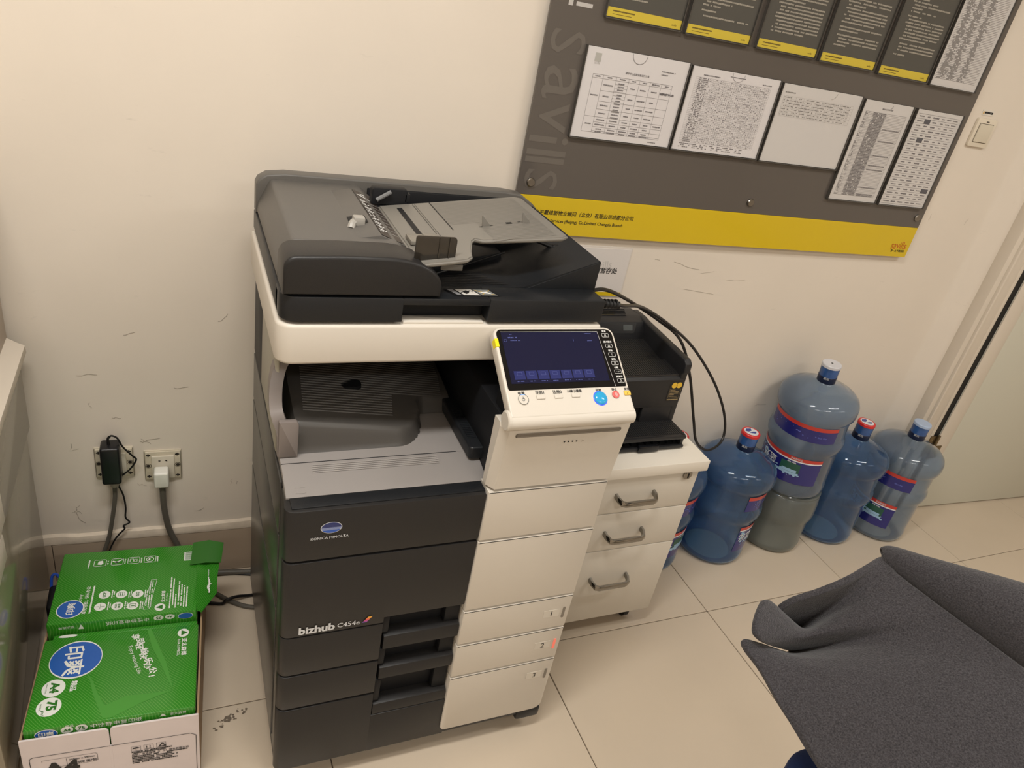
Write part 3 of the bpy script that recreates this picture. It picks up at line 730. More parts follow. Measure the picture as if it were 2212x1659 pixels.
ppart('status_dots', b_, M_INKK, tw, smooth=False)
b_ = MB(); outline2(b_, MT, [(.674,.084),(.678,.082),(.674,.080)], .0006, .0005, closed=False); ppart('arrow', b_, M_IND, tw, smooth=False)
# output bay: ledge, floor, moulded paper rest, rear wall, arch, right box
b_ = MB()
prism(b_, [(-.663,.762),(-.6635,.768),(-.595,.785),(-.59,.7855),(-.59,.760)], 'x', XL+.006, XM+.012, .0015); lg = ppart('front_ledge', b_, M_LEDGE)
b_ = MB(); ML = frame((0, -.6635, .7685), (1,0,0), (0, .0685, .017))
for k in range(5): rect2(b_, ML, .205, .440, .050+.0042*k, .0512+.0042*k, .0008)
outline2(b_, ML, [(.170,.008),(.187,.008),(.187,.020),(.170,.020)], .0005, .0006)
ppart('ledge_ribs', b_, mat('ledge_rib', (158, 153, 149), rough=.35), lg, smooth=False)
b_ = MB(); box(b_, XL+.006, XM+.012, -.588, -.16, .762, .7845, .0015); ppart('bay_floor', b_, M_LEDGE)
b_ = MB(); rect2(b_, frame((0,-.588,.7849), (1,0,0), (0,1,0)), XL+.006, XM-.03, -.0025, .0005, .0004); ppart('ledge_seam', b_, M_DARK3, smooth=False)
# moulded paper rest: block with a rounded front, ribbed top falling to the right
def rest_z(x, y):
    s = (x-.19)/.21
    zt = .852 - .028*s + (y+.47)*.16
    return zt
P = []
NX = 44
def sm(v): v = min(1.0, max(0.0, v)); return v*v*(3-2*v)
def rest_front(x):
    """front edge of the moulded block: straight, then a rounded finger notch on the right"""
    if x < .375: return -.562
    if x < .440: return -.562 + .110*(1 - math.sqrt(max(0, 1-((x-.375)/.065)**2)))
    return -.452
ys = [-.5625 + .0045*k for k in range(30)] + [-.425, -.41, -.38, -.34, -.28, -.20]
for y in ys:
    row = []
    for i in range(NX+1):
        x = .158 + (.512-.158)*i/NX
        g = sm((y - rest_front(x))/.024) if y < -.43 else 1.0
        g *= sm((x-.156)/.028)
        row.append((x, y, .782 + (rest_z(x, max(y, -.53)) - .782)*g))
    P.append(row)
b_ = MB(); grid(b_, P)
rest = ppart('paper_rest', b_, M_DARKLIT, ang=60)
b_ = MB()
for k in range(38):
    y = -.505 + .0075*k
    xa = .200+.0006*k; xb = min(.505, .372 + (.0015*k if y < -.44 else .110 + .0012*k))
    t_ = bmesh.new(); v = []
    n_ = 5
    for q in range(n_+1):
        x = xa + (xb-xa)*q/n_; z = rest_z(x, y) + .0002
        v.append([t_.verts.new((x, y-.0014, z-.0006)), t_.verts.new((x, y, z+.0011)), t_.verts.new((x, y+.0014, z-.0006))])
    for q in range(n_):
        for j_ in range(2): t_.faces.new((v[q][j_], v[q][j_+1], v[q+1][j_+1], v[q+1][j_]))
    _merge(b_, t_)
ppart('rest_ribs', b_, M_DARKLIT, rest)
b_ = MB(); prism(b_, rr(.285, .325, -.435, -.405, .010), 'z', .835, .8475); ppart('sensor_flap', b_, M_DARK3, rest)
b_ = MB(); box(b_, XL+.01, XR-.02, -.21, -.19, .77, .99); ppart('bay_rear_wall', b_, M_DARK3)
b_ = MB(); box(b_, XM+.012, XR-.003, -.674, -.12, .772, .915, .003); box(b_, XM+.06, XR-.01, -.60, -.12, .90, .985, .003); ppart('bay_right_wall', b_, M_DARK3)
# ramp and dark box on the right of the bay
b_ = MB(); prism(b_, rr(.497, .60, -.618, -.25, (.008,0,0,.03)), 'z', .785, .812, .004, 3); rb = ppart('ribbed_box', b_, M_DARK2)
b_ = MB()
for k in range(18): box(b_, .503, .52, -.585+.006*k, -.5825+.006*k, .811, .8132)
ppart('box_ribs', b_, M_DARK2, rb)
# side arch carrying the scanner
ap = [(.160,-.556,.787),(.158,-.554,.835),(.150,-.545,.862),(.147,-.53,.880),(.150,-.51,.915),(.163,-.49,.945),(.195,-.475,.965),(.25,-.47,.974),(.30,-.468,.975)]
path = spline(ap, 6); b_ = MB(); t_ = bmesh.new(); R = []
for i, p in enumerate(path):
    d = (path[min(i+1, len(path)-1)] - path[max(i-1, 0)]).normalized()
    nrm = Vector((0,1,0)); s = d.cross(nrm).normalized()
    wdt = .011
    R.append([t_.verts.new(p + s*wdt*a + nrm*b) for (a, b) in ((-1,-.012),(1,-.012),(1,.012),(-1,.012))])
for a, b in zip(R, R[1:]):
    for j in range(4): t_.faces.new((a[j], a[(j+1) % 4], b[(j+1) % 4], b[j]))
t_.faces.new(R[0][::-1]); t_.faces.new(R[-1]); bmesh.ops.recalc_face_normals(t_, faces=t_.faces[:]); _merge(b_, t_)
prism(b_, rr(.150, .184, .787, .862, (.004,.002,.008,.002)), 'y', -.572, -.560, .002)
ppart('side_arch', b_, mat('arch_grey', (122, 114, 110), rough=.4))
b_ = MB(); prism(b_, [(-.55,.786),(-.548,.86),(-.52,.90),(-.50,.985),(-.30,.985),(-.30,.786)], 'x', .1475, .1555, .002); ppart('left_cheek', b_, mat('cheek_beige', (150, 145, 130), rough=.3))
b_ = MB(); box(b_, .150, .170, -.30, -.125, .77, .985, .003); ppart('left_pillar', b_, M_DARK3)
# scanner: cream body
b_ = MB(); 
sp_ = rr(.139, .743, -.58, -.13, (.028, .006, .006, .006), 8)
prism(b_, sp_, 'z', .981, 1.054, .006, 3); sc = ppart('scanner_body', b_, M_WHITE)
# document lid: dark, with a hand recess on its front
b_ = MB()
lp = rr(.144, .739, -.578, -.13, (.026, .006, .006, .006), 8)
REC = (.344, .502)
lo = []
for p in lp: lo.append(p)
# front strip left, front strip right, bridge above recess, body behind
prism(b_, [(REC[0], -.578), (REC[0], -.52), (.144, -.52)] + [p for p in rr(.144, .739, -.578, -.13, (.026,.006,.006,.006), 8) if p[1] < -.55 and p[0] < .2], 'z', 1.059, 1.104, .003)
box(b_, REC[1], .739, -.578, -.52, 1.059, 1.104, .003)
box(b_, REC[0]-.001, REC[1]+.001, -.578, -.52, 1.0905, 1.104, .003)
box(b_, .144, .739, -.54, -.13, 1.059, 1.100, .003)
lid = ppart('document_lid', b_, M_DARK2)
b_ = MB(); box(b_, REC[0], REC[1], -.545, -.538, 1.058, 1.091); ppart('hand_recess', b_, M_DARK3, lid)
b_ = MB(); prism(b_, rr(REC[0]+.004, REC[1]-.004, -.574, -.545, .002), 'z', 1.052, 1.0585, .002); ppart('recess_lip', b_, M_WHITE, sc)
# feeder: grey cover, dark front block, rear bar, tray
b_ = MB(); t_ = bmesh.new()
A = [(.147, -.499, 1.102), (.372, -.499, 1.102), (.372, -.125, 1.102), (.147, -.125, 1.102)]
Bq = [(.149, -.499, 1.122), (.374, -.499, 1.150), (.374, -.130, 1.150), (.149, -.130, 1.122)]
Cq = [(.170, -.499, 1.1705), (.345, -.499, 1.1705), (.345, -.150, 1.1705), (.172, -.150, 1.1705)]
V = [[t_.verts.new(p) for p in q] for q in (A, Bq, Cq)]
for a, b in zip(V, V[1:]):
    for j in range(4): t_.faces.new((a[j], a[(j+1) % 4], b[(j+1) % 4], b[j]))
t_.faces.new(V[0][::-1]); t_.faces.new(V[-1]); bmesh.ops.recalc_face_normals(t_, faces=t_.faces[:])
bmesh.ops.bevel(t_, geom=[e for e in t_.edges], offset=.005, segments=3, affect='EDGES', profile=.5)
_merge(b_, t_)
fc = ppart('feeder_cover', b_, M_MID, ang=50)
# raised label wedge with a slide switch
b_ = MB(); t_ = bmesh.new()
lo_ = [(.268,-.232,1.1700),(.318,-.200,1.1700),(.352,-.200,1.1680),(.352,-.470,1.1680),(.318,-.482,1.1700),(.290,-.462,1.1700)]
hi_ = [(.272,-.234,1.1718),(.319,-.203,1.1760),(.322,-.203,1.1760),(.322,-.478,1.1760),(.319,-.478,1.1760),(.293,-.460,1.1718)]
prism(b_, [(.268,1.168),(.318,1.1765),(.322,1.1765),(.366,1.160),(.366,1.150),(.268,1.150)], 'y', -.478, -.205, .001)
lw = ppart('label_wedge', b_, M_MID, fc)
MLb = frame((.322, -.478, 1.1772), (.044, 0, -.0165), (0, 1, 0))
b_ = MB(); rect2(b_, MLb, .001, .044, .004, .270, .0004); ppart('instruction_label', b_, mat('label_brown', (54, 47, 43), rough=.35), lw, smooth=False)
b_ = MB(); r_ = random.Random(41)
poly2(b_, MLb, [(.004,.240),(.012,.246),(.040,.222),(.034,.224)], .0008); disc2(b_, MLb, .020, .252, .006, .004, .0008)
for k in range(9):
    y = .205 - .021*k
    dashes(b_, MLb, .004, .022, y, .006, r_, .9, .004, .0008, .25); dashes(b_, MLb, .004, .018, y-.008, .004, r_, .8, .004, .0008, .25)
    rect2(b_, MLb, .024, .043, y-.002, y-.0012, .0008)
ppart('label_print', b_, M_INKW, lw, smooth=False)
b_ = MB(); rect2(b_, frame((.268,-.42,1.1692), (.05,0,.0085), (0,1,0)), .014, .046, .010, .048, .0006); ppart('switch_slot', b_, M_DARK3, lw, smooth=False)
b_ = MB(); box(b_, .285, .306, -.420, -.400, 1.170, 1.187, .003); tube(b_, [(.280,-.424,1.168),(.283,-.418,1.175),(.290,-.412,1.178)], .007, 10); ppart('slide_switch', b_, mat('switch_pale', (160, 156, 149), rough=.4), lw)
# dark rounded front block
prof = [(.147,1.107),(.147,1.148)] + [(.167-.020*math.cos(a), 1.152+.020*math.sin(a)) for a in [PI/2*i/6 for i in range(1,7)]]
prof += [(.24,1.175),(.31,1.175)]
prof += [(.31+.098*math.sin(a), 1.125+.050*math.cos(a)) for a in [PI/2*i/10 for i in range(1, 11)]]
prof += [(.408,1.107)]
b_ = MB(); prism(b_, prof, 'y', -.580, -.502, .006, 3); fb = ppart('feeder_front', b_, M_DARK, ang=50)
# rear bar and dark well
b_ = MB()
prof = [(.145,1.10),(.145,1.158),(.150,1.168),(.165,1.178),(.20,1.1825),(.68,1.182),(.722,1.178),(.755,1.158),(.768,1.146),(.772,1.135),(.770,1.10)]
prism(b_, prof, 'y', -.158, -.122, .004, 3); ppart('rear_bar', b_, M_MID, ang=50)
b_ = MB(); box(b_, .366, .725, -.166, -.157, 1.10, 1.168, .002); ppart('rear_well_wall', b_, M_DARK3)
# sloping document tray
TS = .135
def tz(x): return 1.166 + (x-.425)*TS
outl = [(.366,-.262),(.655,-.262),(.668,-.275),(.668,-.505),(.655,-.512),(.60,-.505),(.53,-.495),(.505,-.490),(.494,-.480),(.486,-.488),(.470,-.530),(.462,-.560),(.450,-.570),(.405,-.572),(.366,-.572)]
b_ = MB(); t_ = bmesh.new()
top = [t_.verts.new((x, y, tz(x)+.005)) for x, y in outl]; bot = [t_.verts.new((x, y, tz(x)-.003)) for x, y in outl]
t_.faces.new(top); t_.faces.new(bot[::-1])
for i in range(len(outl)): t_.faces.new((top[i], bot[i], bot[(i+1) % len(outl)], top[(i+1) % len(outl)]))
bmesh.ops.recalc_face_normals(t_, faces=t_.faces[:])
bmesh.ops.bevel(t_, geom=list({e for e in t_.edges if all(v in top or v in bot for v in e.verts) and abs(e.verts[0].co.z - e.verts[1].co.z) < .05 and not ((e.verts[0] in top) ^ (e.verts[1] in top))}), offset=.0028, segments=3, affect='EDGES')
_merge(b_, t_)
dt = ppart('document_tray', b_, M_TRAYG, ang=50)
MD = frame((.425,-.572, 1.1713), (1,0,TS), (0,1,0))
b_ = MB()
for k in range(33): rect2(b_, MD, .045 if k > 13 else .10, .225, .075+.0070*k, .0763+.0070*k, .0003)
ppart('tray_ribs', b_, mat('tray_rib', (134, 130, 123), rough=.4), dt, smooth=False)
b_ = MB()
rect2(b_, MD, -.028, -.018, .110, .285, .0005); outline2(b_, MD, [(.008,.115),(.008,.30)], .0008, .0005, closed=False); outline2(b_, MD, [(.012,.115),(.012,.30)], .0006, .0005, closed=False); outline2(b_, MD, [(.044,.145),(.044,.305)], .0018, .0005, closed=False)
for (x, y) in ((.100,.148),(.122,.150),(.182,.158),(.201,.160)): rect2(b_, MD, x-.003, x+.003, y-.0012, y+.0012, .0005)
rect2(b_, MD, .154, .166, .152, .160, .0005)
ppart('tray_slots', b_, M_DARK3, dt, smooth=False)
for x in (.104, .186):
    b_ = MB(); t_ = bmesh.new(); P0 = [MD @ Vector(q) for q in ((x,.150,0),(x+.016,.150,0),(x+.001,.150,.020),(x-.001,.150,.020))]
    for dy in (0,):
        a = [t_.verts.new(p) for p in P0]; b = [t_.verts.new(p + Vector((0,.002,0))) for p in P0]
        t_.faces.new(a); t_.faces.new(b[::-1])
        for i in range(4): t_.faces.new((a[i], b[i], b[(i+1) % 4], a[(i+1) % 4]))
    bmesh.ops.recalc_face_normals(t_, faces=t_.faces[:]); _merge(b_, t_); ppart('tray_fin', b_, M_TRAYG, dt)
# paper guides: brown smoky front guide, black rear guide
b_ = MB(); prism(b_, rr(.360, .432, 1.162, 1.207, (.001,.001,.007,.004)), 'y', -.556, -.552, .0008); box(b_, .40, .402, -.558, -.552, 1.17, 1.205); box(b_, .418, .42, -.558, -.552, 1.17, 1.206); ppart('front_guide', b_, mat('guide_smoke', (46, 42, 36), rough=.2, coat=.5), dt)
b_ = MB(); box(b_, .372, .405, -.49, -.45, 1.166, 1.1735, .001); box(b_, .402, .432, -.49, -.45, 1.168, 1.176, .001); ppart('guide_base', b_, mat('guide_beige', (126, 121, 112), rough=.4), dt)
b_ = MB(); prism(b_, rr(.352, .424, 1.164, 1.198, (.001,.001,.005,.006)), 'y', -.262, -.240, .002); box(b_, .418, .430, -.262, -.235, 1.172, 1.190, .002); ppart('rear_guide', b_, M_DARK3, dt)
b_ = MB(); tube(b_, [(.360,-.268,1.176),(.388,-.268,1.194)], .0042, 8, smooth=False); ppart('clear_lever', b_, mat('lever_clear', (120, 122, 124), rough=.12, coat=.5), dt)
b_ = MB(); box(b_, .405, .444, -.568, -.560, 1.152, 1.163, .001); ppart('tray_lug', b_, mat('tray_lug_grey', (84, 81, 76), rough=.5), dt)
# moulded output basin under the tray
def bz(x, y):
    z = 1.103 + max(0, x-.585)*.37
    if x < .60: z += .006*max(0, (y+.47))/.2*0
    return z
P = []
for y in (-.520, -.5195, -.50, -.45, -.40, -.33, -.25, -.18):
    row = []
    for i in range(21):
        x = .40 + (.742-.40)*i/20
        row.append((x, y, 1.098 if y == -.520 else bz(x, y)))
    P.append(row)
b_ = MB(); grid(b_, P); prism(b_, [(.585,1.098),(.742,1.098),(.742,1.160)], 'y', -.521, -.516, .001); box(b_, .738, .745, -.520, -.30, 1.095, 1.160, .002)
ob = ppart('output_basin', b_, M_DARK2, ang=30)
b_ = MB(); MO = frame((.40,-.52,1.1040), (1,0,0), (0,1,0))
for k in range(11): rect2(b_, MO, .030, .165-.008*k, .012+.008*k, .0145+.008*k, .0008)
ppart('basin_ribs', b_, M_DARK, ob, smooth=False)
b_ = MB(); tube(b_, [(.43,-.470,1.106),(.52,-.425,1.114),(.60,-.385,1.122)], .0022, 8, smooth=False)
prism(b_, [(.42,-.46),(.60,-.37),(.60,-.30),(.42,-.30)], 'z', 1.100, 1.116, .002); ppart('basin_step', b_, M_DARK2, ob)
b_ = MB(); prism(b_, [(.50,1.105),(.60,1.128),(.69,1.165),(.69,1.13),(.60,1.10),(.50,1.10)], 'y', -.33, -.20, .002); ppart('basin_ridge', b_, M_DARK2, ob)
b_ = MB(); tube(b_, [(.640,-.385,1.158),(.700,-.398,1.142)], .0042, 8, smooth=False); tube(b_, [(.698,-.398,1.143),(.708,-.400,1.141),(.722,-.404,1.140)], [.005,.0085,.005], 10, smooth=False); ppart('stopper_arm', b_, M_BLACK, ob)
# picture stickers on the lid
MS = frame((.400,-.578,1.1046), (1,0,0), (0,1,0))
b_ = MB(); outl_ = [(.030,.040),(.046,.040),(.058,.016),(.040,.016)]; poly2(b_, MS, [(.026,.043),(.114,.043),(.125,.013),(.041,.013)], .0002); ppart('sticker_backing', b_, M_BLACK, lid, smooth=False)
b_ = MB(); poly2(b_, MS, [(.031,.041),(.042,.041),(.053,.016),(.045,.016)], .0005); ppart('sticker_grey', b_, mat('sticker_grey', (128, 128, 130), rough=.4), lid, smooth=False)
b_ = MB(); poly2(b_, MS, [(.046,.041),(.077,.041),(.088,.016),(.057,.016)], .0005); ppart('sticker_white', b_, mat('sticker_w', (205, 202, 196), rough=.4), lid, smooth=False)
b_ = MB(); poly2(b_, MS, [(.080,.041),(.110,.041),(.121,.016),(.091,.016)], .0005); ppart('sticker_picture', b_, mat('sticker_g2', (120, 122, 120), rough=.4), lid, smooth=False)
b_ = MB(); poly2(b_, MS, [(.058,.030),(.066,.036),(.072,.032),(.068,.024),(.062,.020)], .0008); outline2(b_, MS, [(.052,.024),(.060,.030),(.066,.026)], .0015, .0009, closed=False); outline2(b_, MS, [(.072,.036),(.078,.030)], .001, .0009, closed=False); ppart('sticker_drawing', b_, M_INKK, lid, smooth=False)
b_ = MB(); outline2(b_, MS, [(.084,.036),(.116,.018)], .0016, .0009, closed=False); outline2(b_, MS, [(.112,.038),(.092,.018)], .0010, .0009, closed=False); ppart('sticker_cross', b_, mat('sticker_amber', (226, 186, 80), rough=.4), lid, smooth=False)
b_ = MB(); poly2(b_, MS, [(.088,.028),(.104,.031),(.112,.020),(.098,.024)], .0010); ppart('sticker_sheet', b_, M_INKW, lid, smooth=False)

# ---- control panel
MP = frame((.510,-.735,.950), (1,0,0), (0,.14,.097))
def onp(b_): return b_
def pbox(b_, pts, z0, z1, bev=0.0, seg=2):
    t = MB(); prism(t, pts, 'z', z0, z1, bev, seg); t.transform(MP); _merge(b_, t)
b_ = MB(); pbox(b_, rr(0, .2515, .004, .1815, (.004,.004,.018,.016)), -.022, 0, .003, 3)
t = MB(); tube(t, [(.000,.004,-.016),(.2515,.004,-.016)], .0155, 20, smooth=False); t.transform(MP); _merge(b_, t)
pn = ppart('control_panel', b_, M_WHITE, ang=40)
b_ = MB(); t = MB(); lathe(t, [(0,.0185),(.004,.0185),(.006,.016)], 28, Matrix.Translation((-.0005,.006,-.015)) @ Matrix.Rotation(-PI/2, 4, 'Y')); t.transform(MP); _merge(b_, t); ppart('hinge_cap', b_, M_WHITE, pn)
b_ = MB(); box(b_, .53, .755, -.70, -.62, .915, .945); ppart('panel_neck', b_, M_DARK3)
b_ = MB(); pbox(b_, rr(.0055, .2465, .0555, .1765, (.004,.003,.014,.010)), -.001, .0007); bz_ = ppart('glass_face', b_, M_GLOSSB, pn)
b_ = MB(); rect2(b_, MP, .014, .2140, .0680, .1705, .0010); ppart('screen', b_, M_SCREEN, pn, label='dim blue touch screen with a row of icons', smooth=False)
b_ = MB()
for k in range(7): rect2(b_, MP, .0225+.0235*k, .0435+.0235*k, .0755, .0925, .0013)
ppart('screen_icons', b_, M_ICON, pn, smooth=False)
b_ = MB(); r_ = random.Random(5)
for k in range(7):
    dashes(b_, MP, .026+.0235*k, .040+.0235*k, .0720, .0018, r_, .85, .0022, .0014, .3)
    outline2(b_, MP, [(.0285+.0235*k,.0835),(.0375+.0235*k,.0835),(.0375+.0235*k,.0895),(.0285+.0235*k,.0895)], .0006, .0016)
dashes(b_, MP, .026, .045, .1595, .0030, r_, .9, .003, .0014); dashes(b_, MP, .030, .050, .1535, .0020, r_, .9, .0025, .0014)
dashes(b_, MP, .185, .20, .1665, .0018, r_, .9, .0025, .0014); dashes(b_, MP, .188, .20, .1515, .0016, r_, .9, .0025, .0014); dashes(b_, MP, .030, .036, .1660, .0016, r_, .9, .0025, .0014)
outline2(b_, MP, [(.0175,.1515),(.0225,.1515),(.0225,.1560),(.0175,.1560)], .0005, .0014)
text(b_, '1', MP, x=.1587, y=.1535, size=.0055, align='C', lift=.0014)
ppart('screen_text', b_, M_ICONT, pn, smooth=False)
b_ = MB(); outline2(b_, MP, [(.014,.1712),(.2145,.1712),(.2230,.0565)], .0005, .0012, closed=False)
KEYS = [('菜单',.2307,.1630),('放大显示',.2325,.1405),('帮助',.2338,.1215),('访问',.2352,.1035),('中断',.2366,.0855),('预复印',.2375,.0670)]
for i, (s, x, y) in enumerate(KEYS):
    outline2(b_, MP, rr(x-.0072, x+.0072, y-.0038, y+.0038, .001, 2), .0006, .0012)
    text(b_, s, MP, x=x-.001, y=y+.0085, size=.0042, align='C', bold=.03, lift=.0012)
    if i == 2: text(b_, '?', MP, x=x, y=y, size=.0048, align='C', lift=.0012)
    elif i in (0, 1, 5): disc2(b_, MP, x, y, .0018, lift=.0012, ring=.0006, n=14); rect2(b_, MP, x-.003, x+.003, y-.0022, y-.0017, .0012)
    elif i == 3: outline2(b_, MP, [(x-.001,y-.002),(x+.0015,y-.002),(x+.0015,y+.002),(x-.001,y+.002)], .0006, .0012)
    else: outline2(b_, MP, [(x-.003,y),(x+.001,y-.001),(x+.003,y+.001)], .0006, .0012, closed=False)
ppart('key_print', b_, M_INKW, pn, smooth=False)
for s, x, wd in (('电源',.0285,.0125),('注册1',.0640,.0170),('注册2',.0992,.0180),('10键小键盘',.1345,.0290),('开始',.1843,.0120),('停止',.2180,.0115),('复位',.2450,.0105)):
    b_ = MB(); text(b_, s, MP, x=x, y=.0500, fitw=wd, align='C', bold=.02, lift=.0006); ppart('key_name', b_, M_INKK, pn, smooth=False)
for (x, y) in ((.0644,.0408),(.0996,.0410),(.1346,.0413)):
    b_ = MB(); pbox(b_, rr(x-.0082, x+.0082, y-.0040, y+.0040, .001), 0, .0022, .0006, 1); ppart('register_key', b_, M_WHITE, pn)
b_ = MB(); t = MB(); lathe(t, [(0,.0098),(.0016,.0098),(.0018,.0078)], 28, Matrix.Translation((.0296,.0378,0))); t.transform(MP); _merge(b_, t); pk = ppart('power_key', b_, M_WHITE, pn)
b_ = MB(); disc2(b_, MP, .0296, .0378, .0100, lift=.0020, ring=.0007); disc2(b_, MP, .0296, .0372, .0030, lift=.0020, ring=.0008); rect2(b_, MP, .0291, .0301, .038, .0425, .0021); ppart('power_print', b_, mat('power_ink', (60, 70, 78), rough=.4), pk, smooth=False)
b_ = MB(); poly2(b_, MP, [(.0245,.0455),(.0296,.0475),(.0345,.0455),(.0296,.0462)], .0022); ppart('power_light', b_, mat('power_glow', (90, 150, 240), emis=(80, 150, 250), estr=.8), pk, smooth=False)
b_ = MB(); t = MB(); lathe(t, [(0,.0132),(.003,.0128),(.0048,.0105),(.0054,0)], 32, Matrix.Translation((.1842,.0335,0)), cap=False); t.transform(MP); _merge(b_, t); sk_ = ppart('start_key', b_, mat('start_blue', (40, 150, 190), rough=.15, coat=.6, emis=(20, 130, 200), estr=.35), pn, label='round glowing blue start key', ang=60)
b_ = MB(); t = MB(); lathe(t, [(0,.0145),(.0010,.0145),(.0016,.0133)], 32, Matrix.Translation((.1842,.0335,-.0004))); t.transform(MP); _merge(b_, t); ppart('start_ring', b_, mat('start_ring', (60, 90, 230), rough=.2, emis=(50, 90, 250), estr=.6), sk_)
b_ = MB(); t = MB(); lathe(t, [(0,.0072),(.0024,.0072),(.0030,.0060)], 28, Matrix.Translation((.2180,.0390,0))); t.transform(MP); _merge(b_, t); spk = ppart('stop_key', b_, mat('stop_red', (218, 104, 100), rough=.3), pn, label='round red stop key')
b_ = MB(); disc2(b_, MP, .2180, .0390, .0028, lift=.0034, ring=.0006); outline2(b_, MP, [(.2172,.0376),(.2172,.0404),(.2196,.0390)], .0004, .0034); ppart('stop_print', b_, M_INKW, spk, smooth=False)
b_ = MB(); pbox(b_, rr(.2372, .2508, .0368, .0455, .001), 0, .0022, .0006, 1); rk = ppart('reset_key', b_, mat('reset_yellow', (232, 190, 76), rough=.35), pn, label='yellow reset key')
b_ = MB(); outline2(b_, MP, [(.2425,.0395),(.2445,.0412),(.2436,.0412),(.2458,.0430)], .0006, .0026, closed=False); ppart('reset_print', b_, M_INKK, rk, smooth=False)
b_ = MB(); pbox(b_, [(-.0004,.142),(.0065,.142),(.0065,.158),(-.0004,.158)], -.012, .0012); ppart('yellow_flag', b_, mat('flag_yellow', (240, 220, 20), rough=.4), pn, label='small yellow tab on the left rim')

# cables looping from the copier down beside the cabinet
cb = thing('copier_cable', 'thin black cable looping from the copier down past the cabinet corner', 'cable', (1.30, -.25, .45))
pth = [(.744,-.530,1.080),(.759,-.545,1.086),(.833,-.5,1.06),(.991,-.36,.991),(1.16,-.27,.898),(1.304,-.22,.802),(1.441,-.2,.672),(1.524,-.2,.553),(1.529,-.22,.480),(1.458,-.25,.468),(1.382,-.27,.517),(1.34,-.27,.601),(1.273,-.27,.749),(1.212,-.26,.852),(1.102,-.28,.923),(.905,-.40,1.032),(.80,-.47,1.082),(.744,-.50,1.09)]
b_ = MB(); tube(b_, pth, .0040, 10, 10); obj('cord', b_, M_CABLEK, cb)
b_ = MB()
for k in range(6): lathe(b_, [(0,.0095),(.0035,.0095)], 14, Matrix.Translation((.748+.0065*k, -.535-.0025*k, 1.080+.001*k)) @ Matrix.Rotation(PI/2, 4, 'Y'))
tube(b_, [(.744,-.533,1.080),(.790,-.552,1.084)], .0075, 12, smooth=False); obj('strain_relief', b_, M_BLACK, cb)
for i, (pp, r, lab) in enumerate((([(.01,-.05,.006),(.063,-.03,.0045),(.11,-.035,.0045),(.20,-.06,.0045)], .0042, 'black floor cord nearest the wall between carton and copier'),
                            ([(.0,-.07,.0062),(.044,-.088,.0062),(.10,-.143,.0062),(.151,-.174,.0062),(.24,-.19,.0062)], .0060, 'grey floor cord bending to the right between carton and copier'),
                            ([(-.02,-.145,.0045),(.031,-.133,.0045),(.075,-.144,.0045),(.088,-.145,.017),(.115,-.138,.017),(.155,-.128,.0045),(.24,-.12,.0045)], .0042, 'black floor cord crossing over the grey one beside the carton'))):
    t = thing('floor_cord', lab, 'cord', tuple(pp[1][:2]) + (0,), 'cords on the floor beside the copier')
    b_ = MB(); tube(b_, pp, r, 10); obj('cord', b_, M_CABLE if i == 1 else M_CABLEK, t)
# ---------------------------------------------------------------- drawer cabinet
M_CAB = mat('cabinet_white', (208, 201, 189), rough=.42, spec=.4)
M_CABT = mat('cabinet_top', (224, 217, 205), rough=.38, spec=.45)
cbn = thing('drawer_cabinet', 'white three-drawer pedestal cabinet under the black printer', 'cabinet', (1.02, -.25, 0))
CX0, CX1, CYF = .812, 1.236, -.465
b_ = MB(); box(b_, CX0, CX1, CYF+.019, -.075, .068, .575, .001); obj('cabinet_body', b_, M_CAB, cbn)
b_ = MB(); box(b_, CX0-.012, CX1+.014, CYF-.012, -.062, .578, .610, .002); obj('cabinet_top', b_, M_CABT, cbn)
for (x, y) in ((.86, -.41), (1.19, -.41), (.86, -.12), (1.19, -.12)):
    b_ = MB(); lathe(b_, [(-.010,.019),(-.008,.024),(.008,.024),(.010,.019)], 18, Matrix.Translation((x, y, .024)) @ Matrix.Rotation(PI/2, 4, 'Y')); box(b_, x-.012, x+.012, y-.012, y+.012, .04, .070); obj('caster', b_, M_BLACK, cbn)
